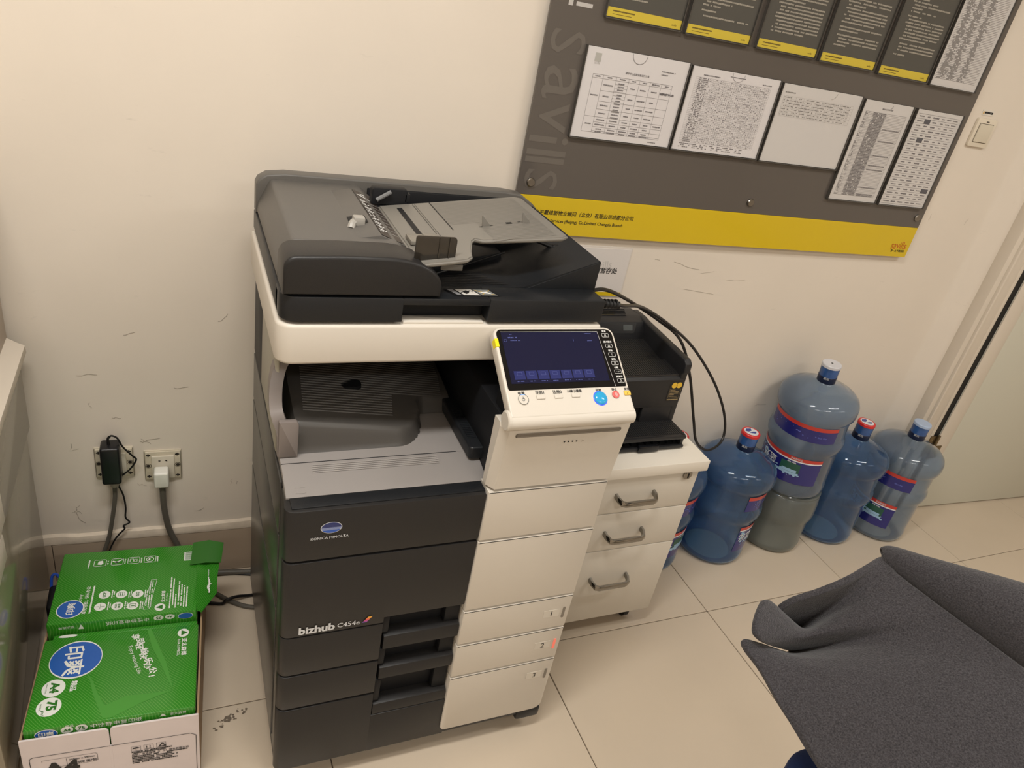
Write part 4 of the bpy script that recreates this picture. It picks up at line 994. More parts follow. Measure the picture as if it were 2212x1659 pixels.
for i, (z0, z1, hz) in enumerate(((.4585, .5745, .512), (.3305, .4555, .388), (.068, .3275, .223))):
    b_ = MB(); box(b_, CX0+.001, CX1-.001, CYF, CYF+.018, z0, z1, .0015); d = obj('drawer', b_, M_CAB, cbn)
    b_ = MB(); xl, xr = .994, 1.108
    path = [(xl, CYF+.001, hz+.004), (xl, CYF-.012, hz+.002), (xl+.006, CYF-.026, hz-.002), (xl+.016, CYF-.030, hz-.003), (xr-.016, CYF-.030, hz-.003), (xr-.006, CYF-.026, hz-.002), (xr, CYF-.012, hz+.002), (xr, CYF+.001, hz+.004)]
    t_ = bmesh.new(); R = []
    for k, p in enumerate(path):
        p = Vector(p); a = Vector(path[max(k-1,0)]); c = Vector(path[min(k+1,len(path)-1)]); dd = (c-a).normalized(); up = Vector((0,0,1)); s = dd.cross(up).normalized()
        R.append([t_.verts.new(p + s*q*.0045 + up*r*.0078) for (q, r) in ((-1,-.6),(-.6,-1),(.6,-1),(1,-.6),(1,.6),(.6,1),(-.6,1),(-1,.6))])
    for a, b in zip(R, R[1:]):
        for j in range(8): t_.faces.new((a[j], a[(j+1) % 8], b[(j+1) % 8], b[j]))
    t_.faces.new(R[0][::-1]); t_.faces.new(R[-1]); bmesh.ops.recalc_face_normals(t_, faces=t_.faces[:]); _merge(b_, t_)
    obj('handle', b_, M_CHROME, d)
    if i == 0:
        b_ = MB(); lathe(b_, [(0,.0135),(.004,.0135),(.006,.011),(.0064,0)], 24, Matrix.Translation((1.199, CYF, .563)) @ Matrix.Rotation(PI/2, 4, 'X'), cap=False)
        lk = obj('lock', b_, M_CHROME, d)
        b_ = MB(); box(b_, 1.1972, 1.2008, CYF-.0074, CYF-.006, .5560, .5695); obj('keyhole', b_, M_BLACK, lk)

# ---------------------------------------------------------------- black printer on the cabinet
M_PB = mat('printer_black', (34, 34, 36), rough=.42, spec=.45, bump=.2, bscale=700)
M_PB2 = mat('printer_black_gloss', (22, 23, 26), rough=.2, spec=.5)
M_PG = mat('printer_ribbed', (52, 49, 47), rough=.5)
pr = thing('laser_printer', 'black laser printer with ribbed trays on the white cabinet', 'printer', (1.01, -.20, .610))
PX0, PX1 = .825, 1.200
b_ = MB(); box(b_, PX0, PX1-.004, -.335, -.055, .614, .775, .004); obj('printer_body', b_, M_PB, pr)
b_ = MB()
for (x, y) in ((.85,-.32),(1.17,-.32),(.85,-.08),(1.17,-.08)): lathe(b_, [(0,.012),(.006,.012)], 12, Matrix.Translation((x, y, .610)))
obj('rubber_feet', b_, M_BLACK, pr)
for xa, xb in ((PX0, PX0+.022), (PX1-.022, PX1)):
    b_ = MB(); prism(b_, [(-.345,.640),(-.055,.618),(-.045,.640),(-.045,.838),(-.060,.848),(-.105,.849),(-.130,.846),(-.338,.838),(-.350,.828),(-.352,.805),(-.345,.795)], 'x', xa, xb, .005, 3); obj('side_wall', b_, M_PB, pr)
b_ = MB(); prism(b_, [(-.046,.77),(-.046,.846),(-.10,.849),(-.128,.842),(-.150,.800),(-.150,.77)], 'x', PX0+.015, PX1-.015, .003); rc = obj('rear_cover', b_, M_PB, pr)
b_ = MB()
for k in range(5): box(b_, .98, 1.150-.004*k, -.062-.010*k, -.058-.010*k, .8465, .8500)
obj('vent_ribs', b_, M_PB2, rc)
b_ = MB(); MRC = frame((.99, -.1295, .8405), (1,0,0), (0,.022,.042)); poly2(b_, MRC, [(.02,-.030),(.155,-.030),(.165,.0),(.02,.0)], .001); obj('dark_window', b_, M_PB2, rc, smooth=False)
b_ = MB(); rect2(b_, MRC, .12, .15, -.022, -.006, .0016); obj('window_label', b_, mat('window_label', (70, 74, 74), rough=.5), rc, smooth=False)
def ribbed(name, x0, x1, y0, y1, z0, z1, n, parent):
    b_ = MB(); t_ = bmesh.new()
    V = [t_.verts.new(p) for p in ((x0,y0,z0),(x1,y0,z0),(x1,y1,z1),(x0,y1,z1))]; W2 = [t_.verts.new((v.co.x, v.co.y, v.co.z-.006)) for v in V]
    t_.faces.new(V); t_.faces.new(W2[::-1])
    for i in range(4): t_.faces.new((V[i], W2[i], W2[(i+1) % 4], V[(i+1) % 4]))
    bmesh.ops.recalc_face_normals(t_, faces=t_.faces[:]); _merge(b_, t_)
    o = obj(name, b_, M_PG, parent); 
    b_ = MB()
    for k in range(n):
        x = x0 + (x1-x0)*(k+.5)/n; w_ = (x1-x0)/n*.28
        t_ = bmesh.new(); P = [(x-w_,y0+.002,z0+.0002),(x+w_,y0+.002,z0+.0002),(x+w_,y1-.002,z1+.0002),(x-w_,y1-.002,z1+.0002)]
        hi = [t_.verts.new((p[0], p[1], p[2]+.0013)) for p in P]; lo = [t_.verts.new(p) for p in P]
        t_.faces.new(hi)
        for i in range(4): t_.faces.new((hi[i], lo[i], lo[(i+1) % 4], hi[(i+1) % 4]))
        bmesh.ops.recalc_face_normals(t_, faces=t_.faces[:]); _merge(b_, t_)
    r = obj('ribs', b_, M_PB, o, smooth=False)
    return o
ribbed('output_tray', PX0+.02, PX1-.022, -.262, -.150, .786, .800, 56, pr)
b_ = MB(); prism(b_, [(-.345,.700),(-.30,.700),(-.262,.770),(-.255,.7905),(-.262,.7935),(-.340,.7895),(-.346,.782)], 'x', PX0+.015, PX1-.008, .003); fp = obj('front_cover', b_, M_PB, pr)
ribbed('cover_top', PX0+.02, PX1-.012, -.338, -.262, .7925, .7960, 52, pr)
b_ = MB(); box(b_, 1.09, PX1-.006, -.3445, -.330, .640, .705, .002); obj('front_pillar', b_, M_PB, pr)
b_ = MB(); box(b_, PX0+.02, 1.095, -.336, -.330, .640, .705); obj('paper_slot', b_, M_PB2, pr)
b_ = MB(); MST = frame((1.153,-.3455,.718), (1,0,0), (0,0,1)); rect2(b_, MST, 0, .041, 0, .060, .0006); stk = obj('warning_label', b_, mat('plabel', (30, 30, 30), rough=.4), pr, smooth=False)
b_ = MB(); disc2(b_, MST, .014, .047, .0085, .0085, .001); disc2(b_, MST, .029, .047, .0085, .0085, .001); obj('yellow_seal', b_, mat('seal_yellow', (226, 184, 60), rough=.4), stk, smooth=False)
b_ = MB(); r_ = random.Random(9); outline2(b_, MST, [(.004,.009),(.038,.009),(.038,.036),(.004,.036)], .0005, .001)
for k in range(6): dashes(b_, MST, .006, .034 if k % 3 else .022, .033-.0048*k, .0018, r_, 1, .003, .001, .1)
dashes(b_, MST, .003, .038, .004, .003, r_, 1, .003, .001, .1); obj('print', b_, mat('plabel_ink', (160, 140, 100), rough=.5), stk, smooth=False)
# paper tray with ribbed lid
ribbed('tray_lid', PX0+.01, PX1-.004, -.408, -.300, .652, .656, 58, pr)
b_ = MB(); box(b_, PX1-.012, PX1-.002, -.412, -.30, .616, .655, .003); box(b_, PX0+.01, PX0+.02, -.412, -.30, .616, .655, .003); box(b_, PX0+.01, PX1-.002, -.416, -.300, .613, .620, .002); box(b_, PX0+.01, PX1-.002, -.418, -.408, .643, .653, .002); box(b_, PX0+.01, PX1-.002, -.418, -.410, .615, .624, .002)
pt = obj('paper_tray', b_, M_PB, pr)
b_ = MB()
for k in range(9): box(b_, 1.00+.022*k, 1.004+.022*k, -.40, -.31, .620, .632, .001)
box(b_, 1.055, 1.115, -.424, -.412, .613, .632, .003); obj('tray_ribs', b_, M_PB2, pt)

# ---------------------------------------------------------------- water bottles
def plastic(name, col, dens=1.0, rough=.12):
    m = mat(name, col, rough=rough, trans=dens, ior=1.16, spec=.6, coat=.5)
    m.node_tree.nodes['Principled BSDF'].inputs['Coat Roughness'].default_value = .06
    return m
M_BLUE = plastic('bottle_blue', (146, 184, 224), .91)
M_PALE = plastic('bottle_pale_blue', (190, 206, 224), .90)
M_SMOKE = plastic('tub_grey_green', (184, 190, 186), .82, rough=.3)
M_LBL = mat('label_navy', (34, 36, 112), rough=.25, coat=.4); M_LRED = mat('label_red', (190, 54, 44), rough=.3, coat=.4)
M_LB = mat('label_blue', (40, 60, 140), rough=.25, coat=.4); M_LWH = mat('label_white', (216, 218, 222), rough=.4); M_LGR = mat('label_green', (38, 84, 70), rough=.4); M_LSK = mat('label_ice', (150, 186, 214), rough=.4)
M_WRAP = mat('cap_wrap', (44, 82, 140), rough=.25, coat=.3, var=.35, vscale=40); M_WRAPD = mat('cap_wrap_dark', (22, 32, 62), rough=.3)
M_CAPR = mat('cap_red', (206, 44, 44), rough=.35); M_CAPW = mat('cap_white', (206, 206, 212), rough=.4); M_CAPB = mat('cap_blue_clear', (168, 186, 214), rough=.25)
PROF = [(0,.080),(.003,.104),(.012,.114),(.022,.117),(.040,.1175),(.050,.1155),(.062,.115),(.175,.116),(.186,.1185),(.196,.1235),(.210,.1250),(.222,.1235),(.232,.1185),(.242,.116),(.300,.117),(.306,.119),(.314,.1255),(.330,.1285),(.350,.1275),(.366,.121),(.378,.108),(.385,.094),(.389,.082),(.391,.079),(.397,.064),(.403,.045),(.408,.033),(.414,.0275),(.436,.0272)]
def rad(z):
    for (a, r), (b, q) in zip(PROF, PROF[1:]):
        if a <= z <= b: return r + (q-r)*(z-a)/(b-a)
    return PROF[-1][1]
def wrap(b_, z0, z1, a0, a1, lift=.0012, n=20, slope=0.0):
    """patch of label hugging the bottle between heights z0, z1 and angles a0, a1 (degrees)"""
    m = max(2, int((z1-z0)/.012)+1); P = []
    for i in range(m+1):
        z = z0 + (z1-z0)*i/m
        P.append([((rad(z)+lift)*math.cos(math.radians(a0+(a1-a0)*k/n)), (rad(z)+lift)*math.sin(math.radians(a0+(a1-a0)*k/n)), z) for k in range(n+1)])
    return grid(b_, P)
def wraptext(b_, s, zc, ac, h, flip=False, lift=.002, bold=.02):
    t = MB(); text(t, s, Matrix.Identity(4), size=h, align='C', bold=bold, rot=PI if flip else 0)
    for v in t.verts:
        x, y = v.co.x, v.co.y; z = zc + y; r = rad(z) + lift; a = math.radians(ac) + x/r
        v.co = (r*math.cos(a), r*math.sin(a), z)
    _merge(b_, t)
def wrapdots(b_, z0, z1, a0, a1, n, r_, s=.004, lift=.0019):
    for _ in range(n):
        z = r_.uniform(z0, z1); a = r_.uniform(a0, a1); w_ = s*r_.uniform(.4, 1.4)
        wrap(b_, z, z+w_*.7, a, a+math.degrees(w_/.125), lift, 1)
def bottle(x, y, z, mbody, face, cap, label, upper=None, lower=None, tilt=(0,0), small=False):
    """face = angle (degrees) that the label faces; upper/lower = label arcs (from, to) relative to face"""
    t = thing('water_bottle', label, 'water bottle', (x, y, z), 'big water bottles along the wall')
    t.rotation_euler = (math.radians(tilt[0]), math.radians(tilt[1]), 0)
    b_ = MB()
    prof = PROF + [(.436,.0240),(.414,.0243),(.407,.0270)] + [(zz+(.002 if zz < .05 else 0), max(r-.0022, .004)) for (zz, r) in reversed(PROF[:-3])]
    lathe(b_, prof, 48, cap=False)
    me_ = obj('bottle_body', b_, mbody, t, world=False, ang=80)
    b_ = MB(); lathe(b_, [(.412,.0278),(.470,.0300),(.470,.012),(.412,.012)], 32, cap=True); obj('neck_wrap', b_, M_WRAP, t, world=False, ang=40)
    b_ = MB(); lathe(b_, [(.4115,.0286),(.4125,.0292),(.434,.0297),(.4345,.0292)], 32, cap=False); wr = obj('wrap_band', b_, M_WRAPD, t, world=False)
    b_ = MB()
    for a in (0, 150, 240):
        tt = MB(); text(tt, '蓝光', Matrix.Identity(4), size=.0085, align='C', bold=.02)
        for v in tt.verts:
            X, Y = v.co.x, v.co.y; r = .0308; q = math.radians(face+a) + X/r; v.co = (r*math.cos(q), r*math.sin(q), .432+Y)
        _merge(b_, tt)
    obj('wrap_lettering', b_, M_LWH, wr, world=False, smooth=False)
    cm = {'red': M_CAPR, 'white': M_CAPW, 'clear': M_CAPB}[cap]
    b_ = MB(); lathe(b_, [(.466,.0306),(.474,.0308),(.4765,.0290),(.4765,.012)], 32); c_ = obj('cap', b_, cm, t, world=False, label='%s cap' % {'red': 'red', 'white': 'white', 'clear': 'pale blue'}[cap])
    if cap == 'red':
        b_ = MB(); disc2(b_, Matrix.Translation((0,0,.4769)), 0, 0, .0235); cs = obj('cap_sticker', b_, M_LWH, c_, world=False, smooth=False)
        b_ = MB(); poly2(b_, Matrix.Translation((0,0,.4773)), [(-.020,.006),(-.008,.018),(.010,.016),(.004,.004),(-.010,.000)]); poly2(b_, Matrix.Translation((0,0,.4773)), [(-.012,-.006),(.006,-.002),(.018,-.004),(.008,-.014)]); obj('cap_blue_print', b_, M_LB, c_, world=False, smooth=False)
    elif cap == 'white':
        b_ = MB(); disc2(b_, Matrix.Translation((0,0,.4769)), 0, 0, .0035); obj('cap_hole', b_, M_INKK, c_, world=False, smooth=False)
    r_ = random.Random(int(x*1000))
    if upper:
        a0, a1 = face+upper[0], face+upper[1]
        b_ = MB(); wrap(b_, .240, .288, a0, a1); ul = obj('upper_label', b_, M_LBL, t, world=False)
        b_ = MB(); wrap(b_, .285, .299, a0, a1, .0014); obj('red_stripe', b_, M_LRED, ul, world=False)
        b_ = MB(); wrapdots(b_, .245, .280, a0+10, a1-30, 9, r_, .004); wraptext(b_, 'Blue Ray', .262, a1-24, .008); wraptext(b_, '~', .268, (a0+a1)/2, .006); obj('label_print', b_, mat('label_pale_ink%d' % int(x*100), (96, 108, 190), rough=.4), ul, world=False, smooth=False)
    if lower:
        a0, a1 = face+lower[0], face+lower[1]; mid = (a0+a1)/2
        b_ = MB(); wrap(b_, .066, .155, a0, a1); llb = obj('lower_label', b_, M_LBL, t, world=False)
        b_ = MB(); wrap(b_, .153, .159, a0, a1, .0013); obj('white_line', b_, M_LWH, llb, world=False)
        b_ = MB(); wrap(b_, .158, .171, a0, a1, .0014); obj('red_stripe', b_, M_LRED, llb, world=False)
        b_ = MB(); wrap(b_, .108, .145, mid+2, mid+34, .0016); obj('label_picture', b_, M_LGR, llb, world=False)
        b_ = MB(); wrap(b_, .110, .120, mid+6, mid+30, .0020); wrap(b_, .100, .109, mid-8, mid+34, .0018); wrapdots(b_, .094, .118, a0+8, mid+34, 40, r_, .007); wrapdots(b_, .12, .148, a0+4, mid-30, 26, r_, .006); obj('label_ice', b_, M_LSK, llb, world=False, smooth=False)
        b_ = MB(); wraptext(b_, '蓝光', .126, mid-22, .030, flip=True, bold=.03); wraptext(b_, 'Blue Ray', .148, mid+18, .008, flip=True); wraptext(b_, '饮用纯净水', .1645, mid+24, .007, flip=True); obj('label_lettering', b_, M_LWH, llb, world=False, smooth=False)
    return t
FACE = -125
bottle(1.675, -.185, 0, M_BLUE, -142, 'red', 'deep blue water bottle with red cap standing beside the cabinet corner', (42, 120), (50, 130))
bottle(1.402, -.170, 0, M_BLUE, -142, 'red', 'blue water bottle mostly hidden behind the white cabinet, only cap and foot showing', (20, 110), (10, 110))
bottle(1.938, -.182, .250, M_PALE, -142, 'white', 'pale water bottle standing highest of the row on a grey tub', (-72, 52), (-88, 46), tilt=(0.6, -4.6))
bottle(2.205, -.180, 0, M_BLUE, -146, 'red', 'blue water bottle with red cap squeezed between the raised bottle and the last one')
bottle(2.460, -.210, 0, M_PALE, -149, 'clear', 'pale water bottle with clear cap at the right end, beside the door', (-70, 36), (-75, 28))
TBX, TBY = 1.948, -.182
tb = thing('grey_tub', 'grey-green translucent plastic tub under the raised pale bottle', 'tub', (TBX, TBY, 0))
b_ = MB()
tp = [(0,.080),(.003,.102),(.012,.109),(.030,.112),(.036,.1095),(.120,.1105),(.134,.112),(.144,.117),(.165,.119),(.205,.117),(.225,.114),(.241,.111)]
lathe(b_, tp + [(.241,.095),(.228,.106)] + [(z + (.002 if z < .05 else 0), r-.003) for z, r in reversed(tp[:-2])], 44, Matrix.Translation((TBX,TBY,0)), cap=False); obj('tub_body', b_, M_SMOKE, tb, ang=80)
b_ = MB(); lathe(b_, [(.239,.112),(.245,.113),(.2492,.110),(.2492,.02)], 44, Matrix.Translation((TBX,TBY,0))); obj('tub_lid', b_, M_SMOKE, tb)

# ---------------------------------------------------------------- open carton with two reams
YAW = math.radians(-3.5)
CO = (-.305, -.603)
def cframe(z=0): return Matrix.Translation((CO[0], CO[1], z)) @ Matrix.Rotation(YAW, 4, 'Z')
M_CARD = mat('carton_white', (214, 204, 204), rough=.6, var=.03, vscale=20)
M_CARDB = mat('carton_brown', (164, 136, 104), rough=.75)
ct = thing('cardboard_carton', 'open white cardboard carton full of green paper reams beside the white machine', 'carton', (CO[0], CO[1], 0), None, YAW)
CWd, CDp, CH = .312, .470, .192
b_ = MB(); prism(b_, rr(0, .150, 0, CH+.008, (0,0,.010,.002)), 'y', -.004, 0, .0006, 1); prism(b_, rr(.1525, CWd, 0, CH+.010, (0,0,.002,.010)), 'y', -.004, 0, .0006, 1); box(b_, 0, CWd, -.0038, .0, 0, CH-.045); fw = obj('front_wall', b_, M_CARD, ct, world=False)
b_ = MB(); box(b_, CWd-.004, CWd, 0, CDp, 0, CH+.004); obj('right_wall', b_, M_CARDB, ct, world=False)
b_ = MB(); box(b_, 0, .004, 0, CDp, 0, CH+.004); obj('left_wall', b_, M_CARDB, ct, world=False)
b_ = MB(); box(b_, 0, CWd, CDp-.004, CDp, 0, CH); obj('back_wall', b_, M_CARDB, ct, world=False)
b_ = MB(); box(b_, 0, CWd, 0, CDp, 0, .004); obj('bottom', b_, M_CARDB, ct, world=False)
MCF = frame((0,-.0044,0), (1,0,0), (0,0,1))
b_ = MB()
outline2(b_, MCF, [(.012,.02),(.012,.140)] + [(.020-.008*math.cos(a), .140+.008*math.sin(a)) for a in (.4,.8,1.2)] + [(.020,.148),(.296,.148),(.306,.140),(.306,.02)], .0012, .0004, closed=False)
text(b_, 'A4', MCF, x=.030, y=.104, size=.040, bold=.05, lift=.0004); outline2(b_, MCF, [(.032,.129),(.032,.134),(.123,.134),(.126,.131),(.126,.112),(.123,.109),(.032,.109)], .0007, .0004, closed=False); rect2(b_, MCF, .0725, .0732, .109, .131, .0004)
text(b_, '210mm x 297mm', MCF, x=.077, y=.1255, fitw=.045, bold=.03, lift=.0004); text(b_, '8 x 500 张/包', MCF, x=.078, y=.1145, fitw=.046, bold=.03, lift=.0004)
for k in range(3): outline2(b_, MCF, [(.186+.023*k,.120),(.203+.023*k,.120),(.203+.023*k,.1335),(.186+.023*k,.1335)], .0006, .0004)
P = [(.1945+.0065*math.cos(a), .1265+.0045*math.sin(a)) for a in [PI*i/8 for i in range(9)]]; poly2(b_, MCF, P, .0005); rect2(b_, MCF, .1941, .1949, .1215, .1265, .0005)
for dx in (0, .006): poly2(b_, MCF, [(.2125+dx,.1275),(.2155+dx,.1275),(.214+dx,.1315)], .0005); rect2(b_, MCF, .2135+dx, .2145+dx, .1225, .1275, .0005)
rect2(b_, MCF, .211, .2225, .1212, .1222, .0005); outline2(b_, MCF, [(.2365,.1225),(.2485,.1225),(.2425,.1315)], .0022, .0005)
r_ = random.Random(17); dashes(b_, MCF, .186, .262, .1165, .0035, r_, .95, .0034, .0005, .15); dashes(b_, MCF, .186, .250, .1125, .0030, r_, .95, .003, .0005, .15)
text(b_, '监制：亚太森博（广东）纸业有限公司', MCF, x=.186, y=.1070, fitw=.105, bold=.02, lift=.0004)
dashes(b_, MCF, .186, .235, .1015, .0035, r_, .95, .0033, .0005, .15); dashes(b_, MCF, .25, .29, .1015, .0035, r_, .95, .0033, .0005, .15)
for k in range(4): dashes(b_, MCF, .186, .260+.01*(k % 2), .0965-.005*k, .0035, r_, .92, .0034, .0005, .2)
obj('lettering', b_, M_INKK, fw, world=False, smooth=False)

def green_mat():
    m = mat('ream_green', (44, 124, 30), rough=.22, spec=.5, coat=.35)
    nt = m.node_tree; b = nt.nodes['Principled BSDF']; b.inputs['Coat Roughness'].default_value = .12
    tc = nt.nodes.new('ShaderNodeTexCoord'); n1 = nt.nodes.new('ShaderNodeTexNoise'); n1.inputs['Scale'].default_value = 3.2; n1.inputs['Detail'].default_value = 0
    nt.links.new(tc.outputs['Object'], n1.inputs['Vector'])
    def band(rotz, scale, dist, w0):
        mp = nt.nodes.new('ShaderNodeMapping'); mp.inputs['Rotation'].default_value = (0, 0, rotz); nt.links.new(tc.outputs['Object'], mp.inputs['Vector'])
        wv = nt.nodes.new('ShaderNodeTexWave'); wv.inputs['Scale'].default_value = scale; wv.inputs['Distortion'].default_value = dist; wv.inputs['Detail'].default_value = 0; wv.inputs['Detail Scale'].default_value = .35
        nt.links.new(mp.outputs['Vector'], wv.inputs['Vector'])
        r = nt.nodes.new('ShaderNodeMapRange'); r.inputs['From Min'].default_value = w0; r.inputs['From Max'].default_value = w0+.09; nt.links.new(wv.outputs['Fac'], r.inputs['Value']); return r.outputs['Result']
    a = band(.5, 62, 5.0, .80); c = band(-.75, 70, 7.0, .82)
    mk = nt.nodes.new('ShaderNodeMapRange'); mk.inputs['From Min'].default_value = .42; mk.inputs['From Max'].default_value = .60; nt.links.new(n1.outputs['Fac'], mk.inputs['Value'])
    inv = nt.nodes.new('ShaderNodeMath'); inv.operation = 'SUBTRACT'; inv.inputs[0].default_value = .95; nt.links.new(mk.outputs['Result'], inv.inputs[1])
    m1 = nt.nodes.new('ShaderNodeMath'); m1.operation = 'MULTIPLY'; nt.links.new(a, m1.inputs[0]); nt.links.new(mk.outputs['Result'], m1.inputs[1])
    m2 = nt.nodes.new('ShaderNodeMath'); m2.operation = 'MULTIPLY'; nt.links.new(c, m2.inputs[0]); nt.links.new(inv.outputs['Value'], m2.inputs[1])
    ad = nt.nodes.new('ShaderNodeMath'); ad.operation = 'MAXIMUM'; nt.links.new(m1.outputs['Value'], ad.inputs[0]); nt.links.new(m2.outputs['Value'], ad.inputs[1])
    sc_ = nt.nodes.new('ShaderNodeMath'); sc_.operation = 'MULTIPLY'; sc_.inputs[1].default_value = .22; nt.links.new(ad.outputs['Value'], sc_.inputs[0])
    mx = nt.nodes.new('ShaderNodeMix'); mx.data_type = 'RGBA'; mx.inputs['A'].default_value = lin((46, 130, 30)); mx.inputs['B'].default_value = lin((150, 206, 110))
    nt.links.new(sc_.outputs['Value'], mx.inputs['Factor']); nt.links.new(mx.outputs['Result'], b.inputs['Base Color'])
    return m
M_GREEN = green_mat(); M_GLIGHT = mat('ream_light_green', (68, 146, 50), rough=.25, coat=.3); M_GDARK = mat('ream_dark_green', (38, 106, 26), rough=.25, coat=.3)
M_RB = mat('ream_blue', (36, 92, 176), rough=.25, coat=.3); M_RW = mat('ream_white', (226, 228, 222), rough=.35); M_RG = mat('ream_green_ink', (40, 110, 30), rough=.4)
def rthing(name, label, x, y, z): return thing(name, label, 'paper ream', tuple(cframe(z) @ Vector((x, y, 0)))[:3], 'green paper reams in the carton', YAW)
RZ = .162
# lower reams filling the carton, hidden
fr = rthing('paper_ream', 'green paper ream with a big blue oval logo, nearest in the carton', .006, .004, RZ)
b_ = MB(); box(b_, 0, .300, .002, .222, 0, .052, .004, 2); fo = obj('wrapper', b_, M_GREEN, fr, world=False)
b_ = MB(); box(b_, .014, .297, .215, .2335, .02, .0508, .003); obj('end_fold', b_, M_GREEN, fr, world=False)
MR = frame((0,0,.0523), (1,0,0), (0,1,0)); VX = -PI/2
b_ = MB(); poly2(b_, MR, [(.195,.220),(.203,.221),(.222,.17),(.240,.120),(.252,.070),(.256,.050),(.240,.090),(.225,.130),(.208,.17)], .0003); poly2(b_, MR, [(.088,.128),(.100,.100),(.110,.065),(.122,.035),(.134,.006),(.150,.006),(.134,.035),(.118,.066),(.105,.100)], .0003); poly2(b_, MR, [(.150,.006),(.134,.035),(.170,.052),(.225,.050),(.256,.050),(.20,.030)], .00025); obj('swoosh', b_, M_GLIGHT, fo, world=False, smooth=False)
for nm, dx, dy, dr_ in (('logo_rim', .0665, .160, .0485), ('size_badge', .037, .0935, .0205), ('weight_badge', .036, .050, .0215), ('maker_mark', .2690, .199, .0115)):
    b_ = MB(); disc2(b_, MR, dx, dy, dr_, dr_, .0005, 44); obj(nm, b_, M_RW, fo, world=False, smooth=False)
b_ = MB()
text(b_, '精品', MR, x=.072, y=.093, size=.0115, rot=VX, align='C', bold=.03, lift=.0006)
for i, s in enumerate('享受轻松快乐办公!'):
    text(b_, s, MR, x=.176 + .0050*i + (.0035 if i % 2 else -.002), y=.203 - .0138*i, size=.0150 if s != '!' else .013, rot=VX+.2, align='C', bold=.035, shear=.1, lift=.0006)
text(b_, 'Enjoy relaxing Life', MR, x=.177, y=.140, fitw=.080, rot=VX+.32, align='C', lift=.0006)
text(b_, '亚太森博', MR, x=.2725, y=.160, fitw=.046, rot=VX, align='C', bold=.025, lift=.0006); text(b_, 'ASIA SYMBOL', MR, x=.2615, y=.160, fitw=.046, rot=VX, align='C', lift=.0006)
disc2(b_, MR, .020+.022, .2265, .018, .004, -.0005)
obj('lettering', b_, M_RW, fo, world=False, smooth=False)
b_ = MB(); disc2(b_, MR, .0665, .160, .0470, .0450, .0009, 48); obj('logo_blue', b_, M_RB, fo, world=False, smooth=False)
b_ = MB(); text(b_, '印', MR, x=.062, y=.178, size=.034, rot=VX, align='C', bold=.022, lift=.0013); text(b_, '爽', MR, x=.065, y=.139, size=.038, rot=VX, align='C', bold=.018, lift=.0013); obj('logo_lettering', b_, M_RW, fo, world=False, smooth=False)
b_ = MB(); text(b_, 'A4', MR, x=.039, y=.0945, fitw=.026, rot=VX, align='C', bold=.05, lift=.0009); text(b_, '75', MR, x=.040, y=.0520, fitw=.023, rot=VX, align='C', bold=.05, lift=.0009); text(b_, 'g/m²', MR, x=.027, y=.037, fitw=.012, rot=VX, align='C', bold=.02, lift=.0009); text(b_, '210mm x 297mm', MR, x=.0245, y=.094, fitw=.024, rot=VX, align='C', lift=.0009); text(b_, '500 张/包', MR, x=.0215, y=.051, fitw=.016, rot=VX, align='C', lift=.0009)
poly2(b_, MR, [(.2785,.199),(.2650,.2065),(.2650,.1915)], .0009); obj('green_print', b_, M_RG, fo, world=False, smooth=False)
MRF = frame((0,.0019,0), (1,0,0), (0,0,1))
b_ = MB(); text(b_, '中性静电复印纸', MRF, x=.158, y=.0405, fitw=.090, align='C', lift=.0004); obj('edge_lettering', b_, M_RW, fo, world=False, smooth=False); b_ = MB(); disc2(b_, MRF, .073, .040, .0105, .0095, .0003); disc2(b_, MRF, .0975, .0405, .0105, .0095, .0003); text(b_, '亚太森博', MRF, x=.268, y=.042, fitw=.030, align='C', lift=.0004); poly2(b_, MRF, [(.240,.047),(.246,.039),(.234,.039)], .0004); text(b_, '精品', MRF, x=.078, y=.0505, fitw=.014, align='C', lift=.0004); disc2(b_, MRF, .038, .036, .0195, .0135, .0003, 36); obj('edge_print', b_, M_RW, fo, world=False, smooth=False)
b_ = MB(); disc2(b_, MRF, .038, .036, .0180, .0120, .0007, 36); obj('edge_logo', b_, M_RB, fo, world=False, smooth=False)
b_ = MB(); text(b_, '印爽', MRF, x=.038, y=.037, fitw=.026, align='C', bold=.03, lift=.001); obj('edge_logo_lettering', b_, M_RW, fo, world=False, smooth=False)
b_ = MB(); text(b_, 'A4', MRF, x=.073, y=.040, fitw=.012, align='C', bold=.03, lift=.0007); text(b_, '75', MRF, x=.0975, y=.0405, fitw=.012, align='C', bold=.03, lift=.0007); obj('edge_green_print', b_, M_RG, fo, world=False, smooth=False)
# rear ream, torn open on its right end
rw = rthing('paper_ream', 'opened green paper ream with torn flaps, farther back in the carton', .006, .2395, RZ)
b_ = MB(); box(b_, 0, .296, .004, .226, 0, .076, .005, 2); ro = obj('wrapper', b_, M_GREEN, rw, world=False)
b_ = MB(); grid(b_, [[(.286,.006,.075),(.292,.09,.077),(.292,.165,.077),(.280,.224,.079)],[(.302,.012,.062),(.316,.075,.068),(.316,.14,.070),(.306,.21,.080)],[(.304,.02,.050),(.336,.072,.054),(.338,.128,.060),(.350,.205,.086)]], .0012); obj('torn_flap', b_, M_GREEN, rw, world=False)
b_ = MB(); grid(b_, [[(.276,.150,.079),(.282,.222,.084)],[(.312,.146,.086),(.318,.216,.094)],[(.346,.150,.078),(.352,.205,.092)]], .0012); obj('torn_flap', b_, M_GDARK, rw, world=False)
b_ = MB(); r_ = random.Random(2); P = []
for k in range(13): P.append((.3155+.004*r_.random(), .060+.0075*k, .0685))
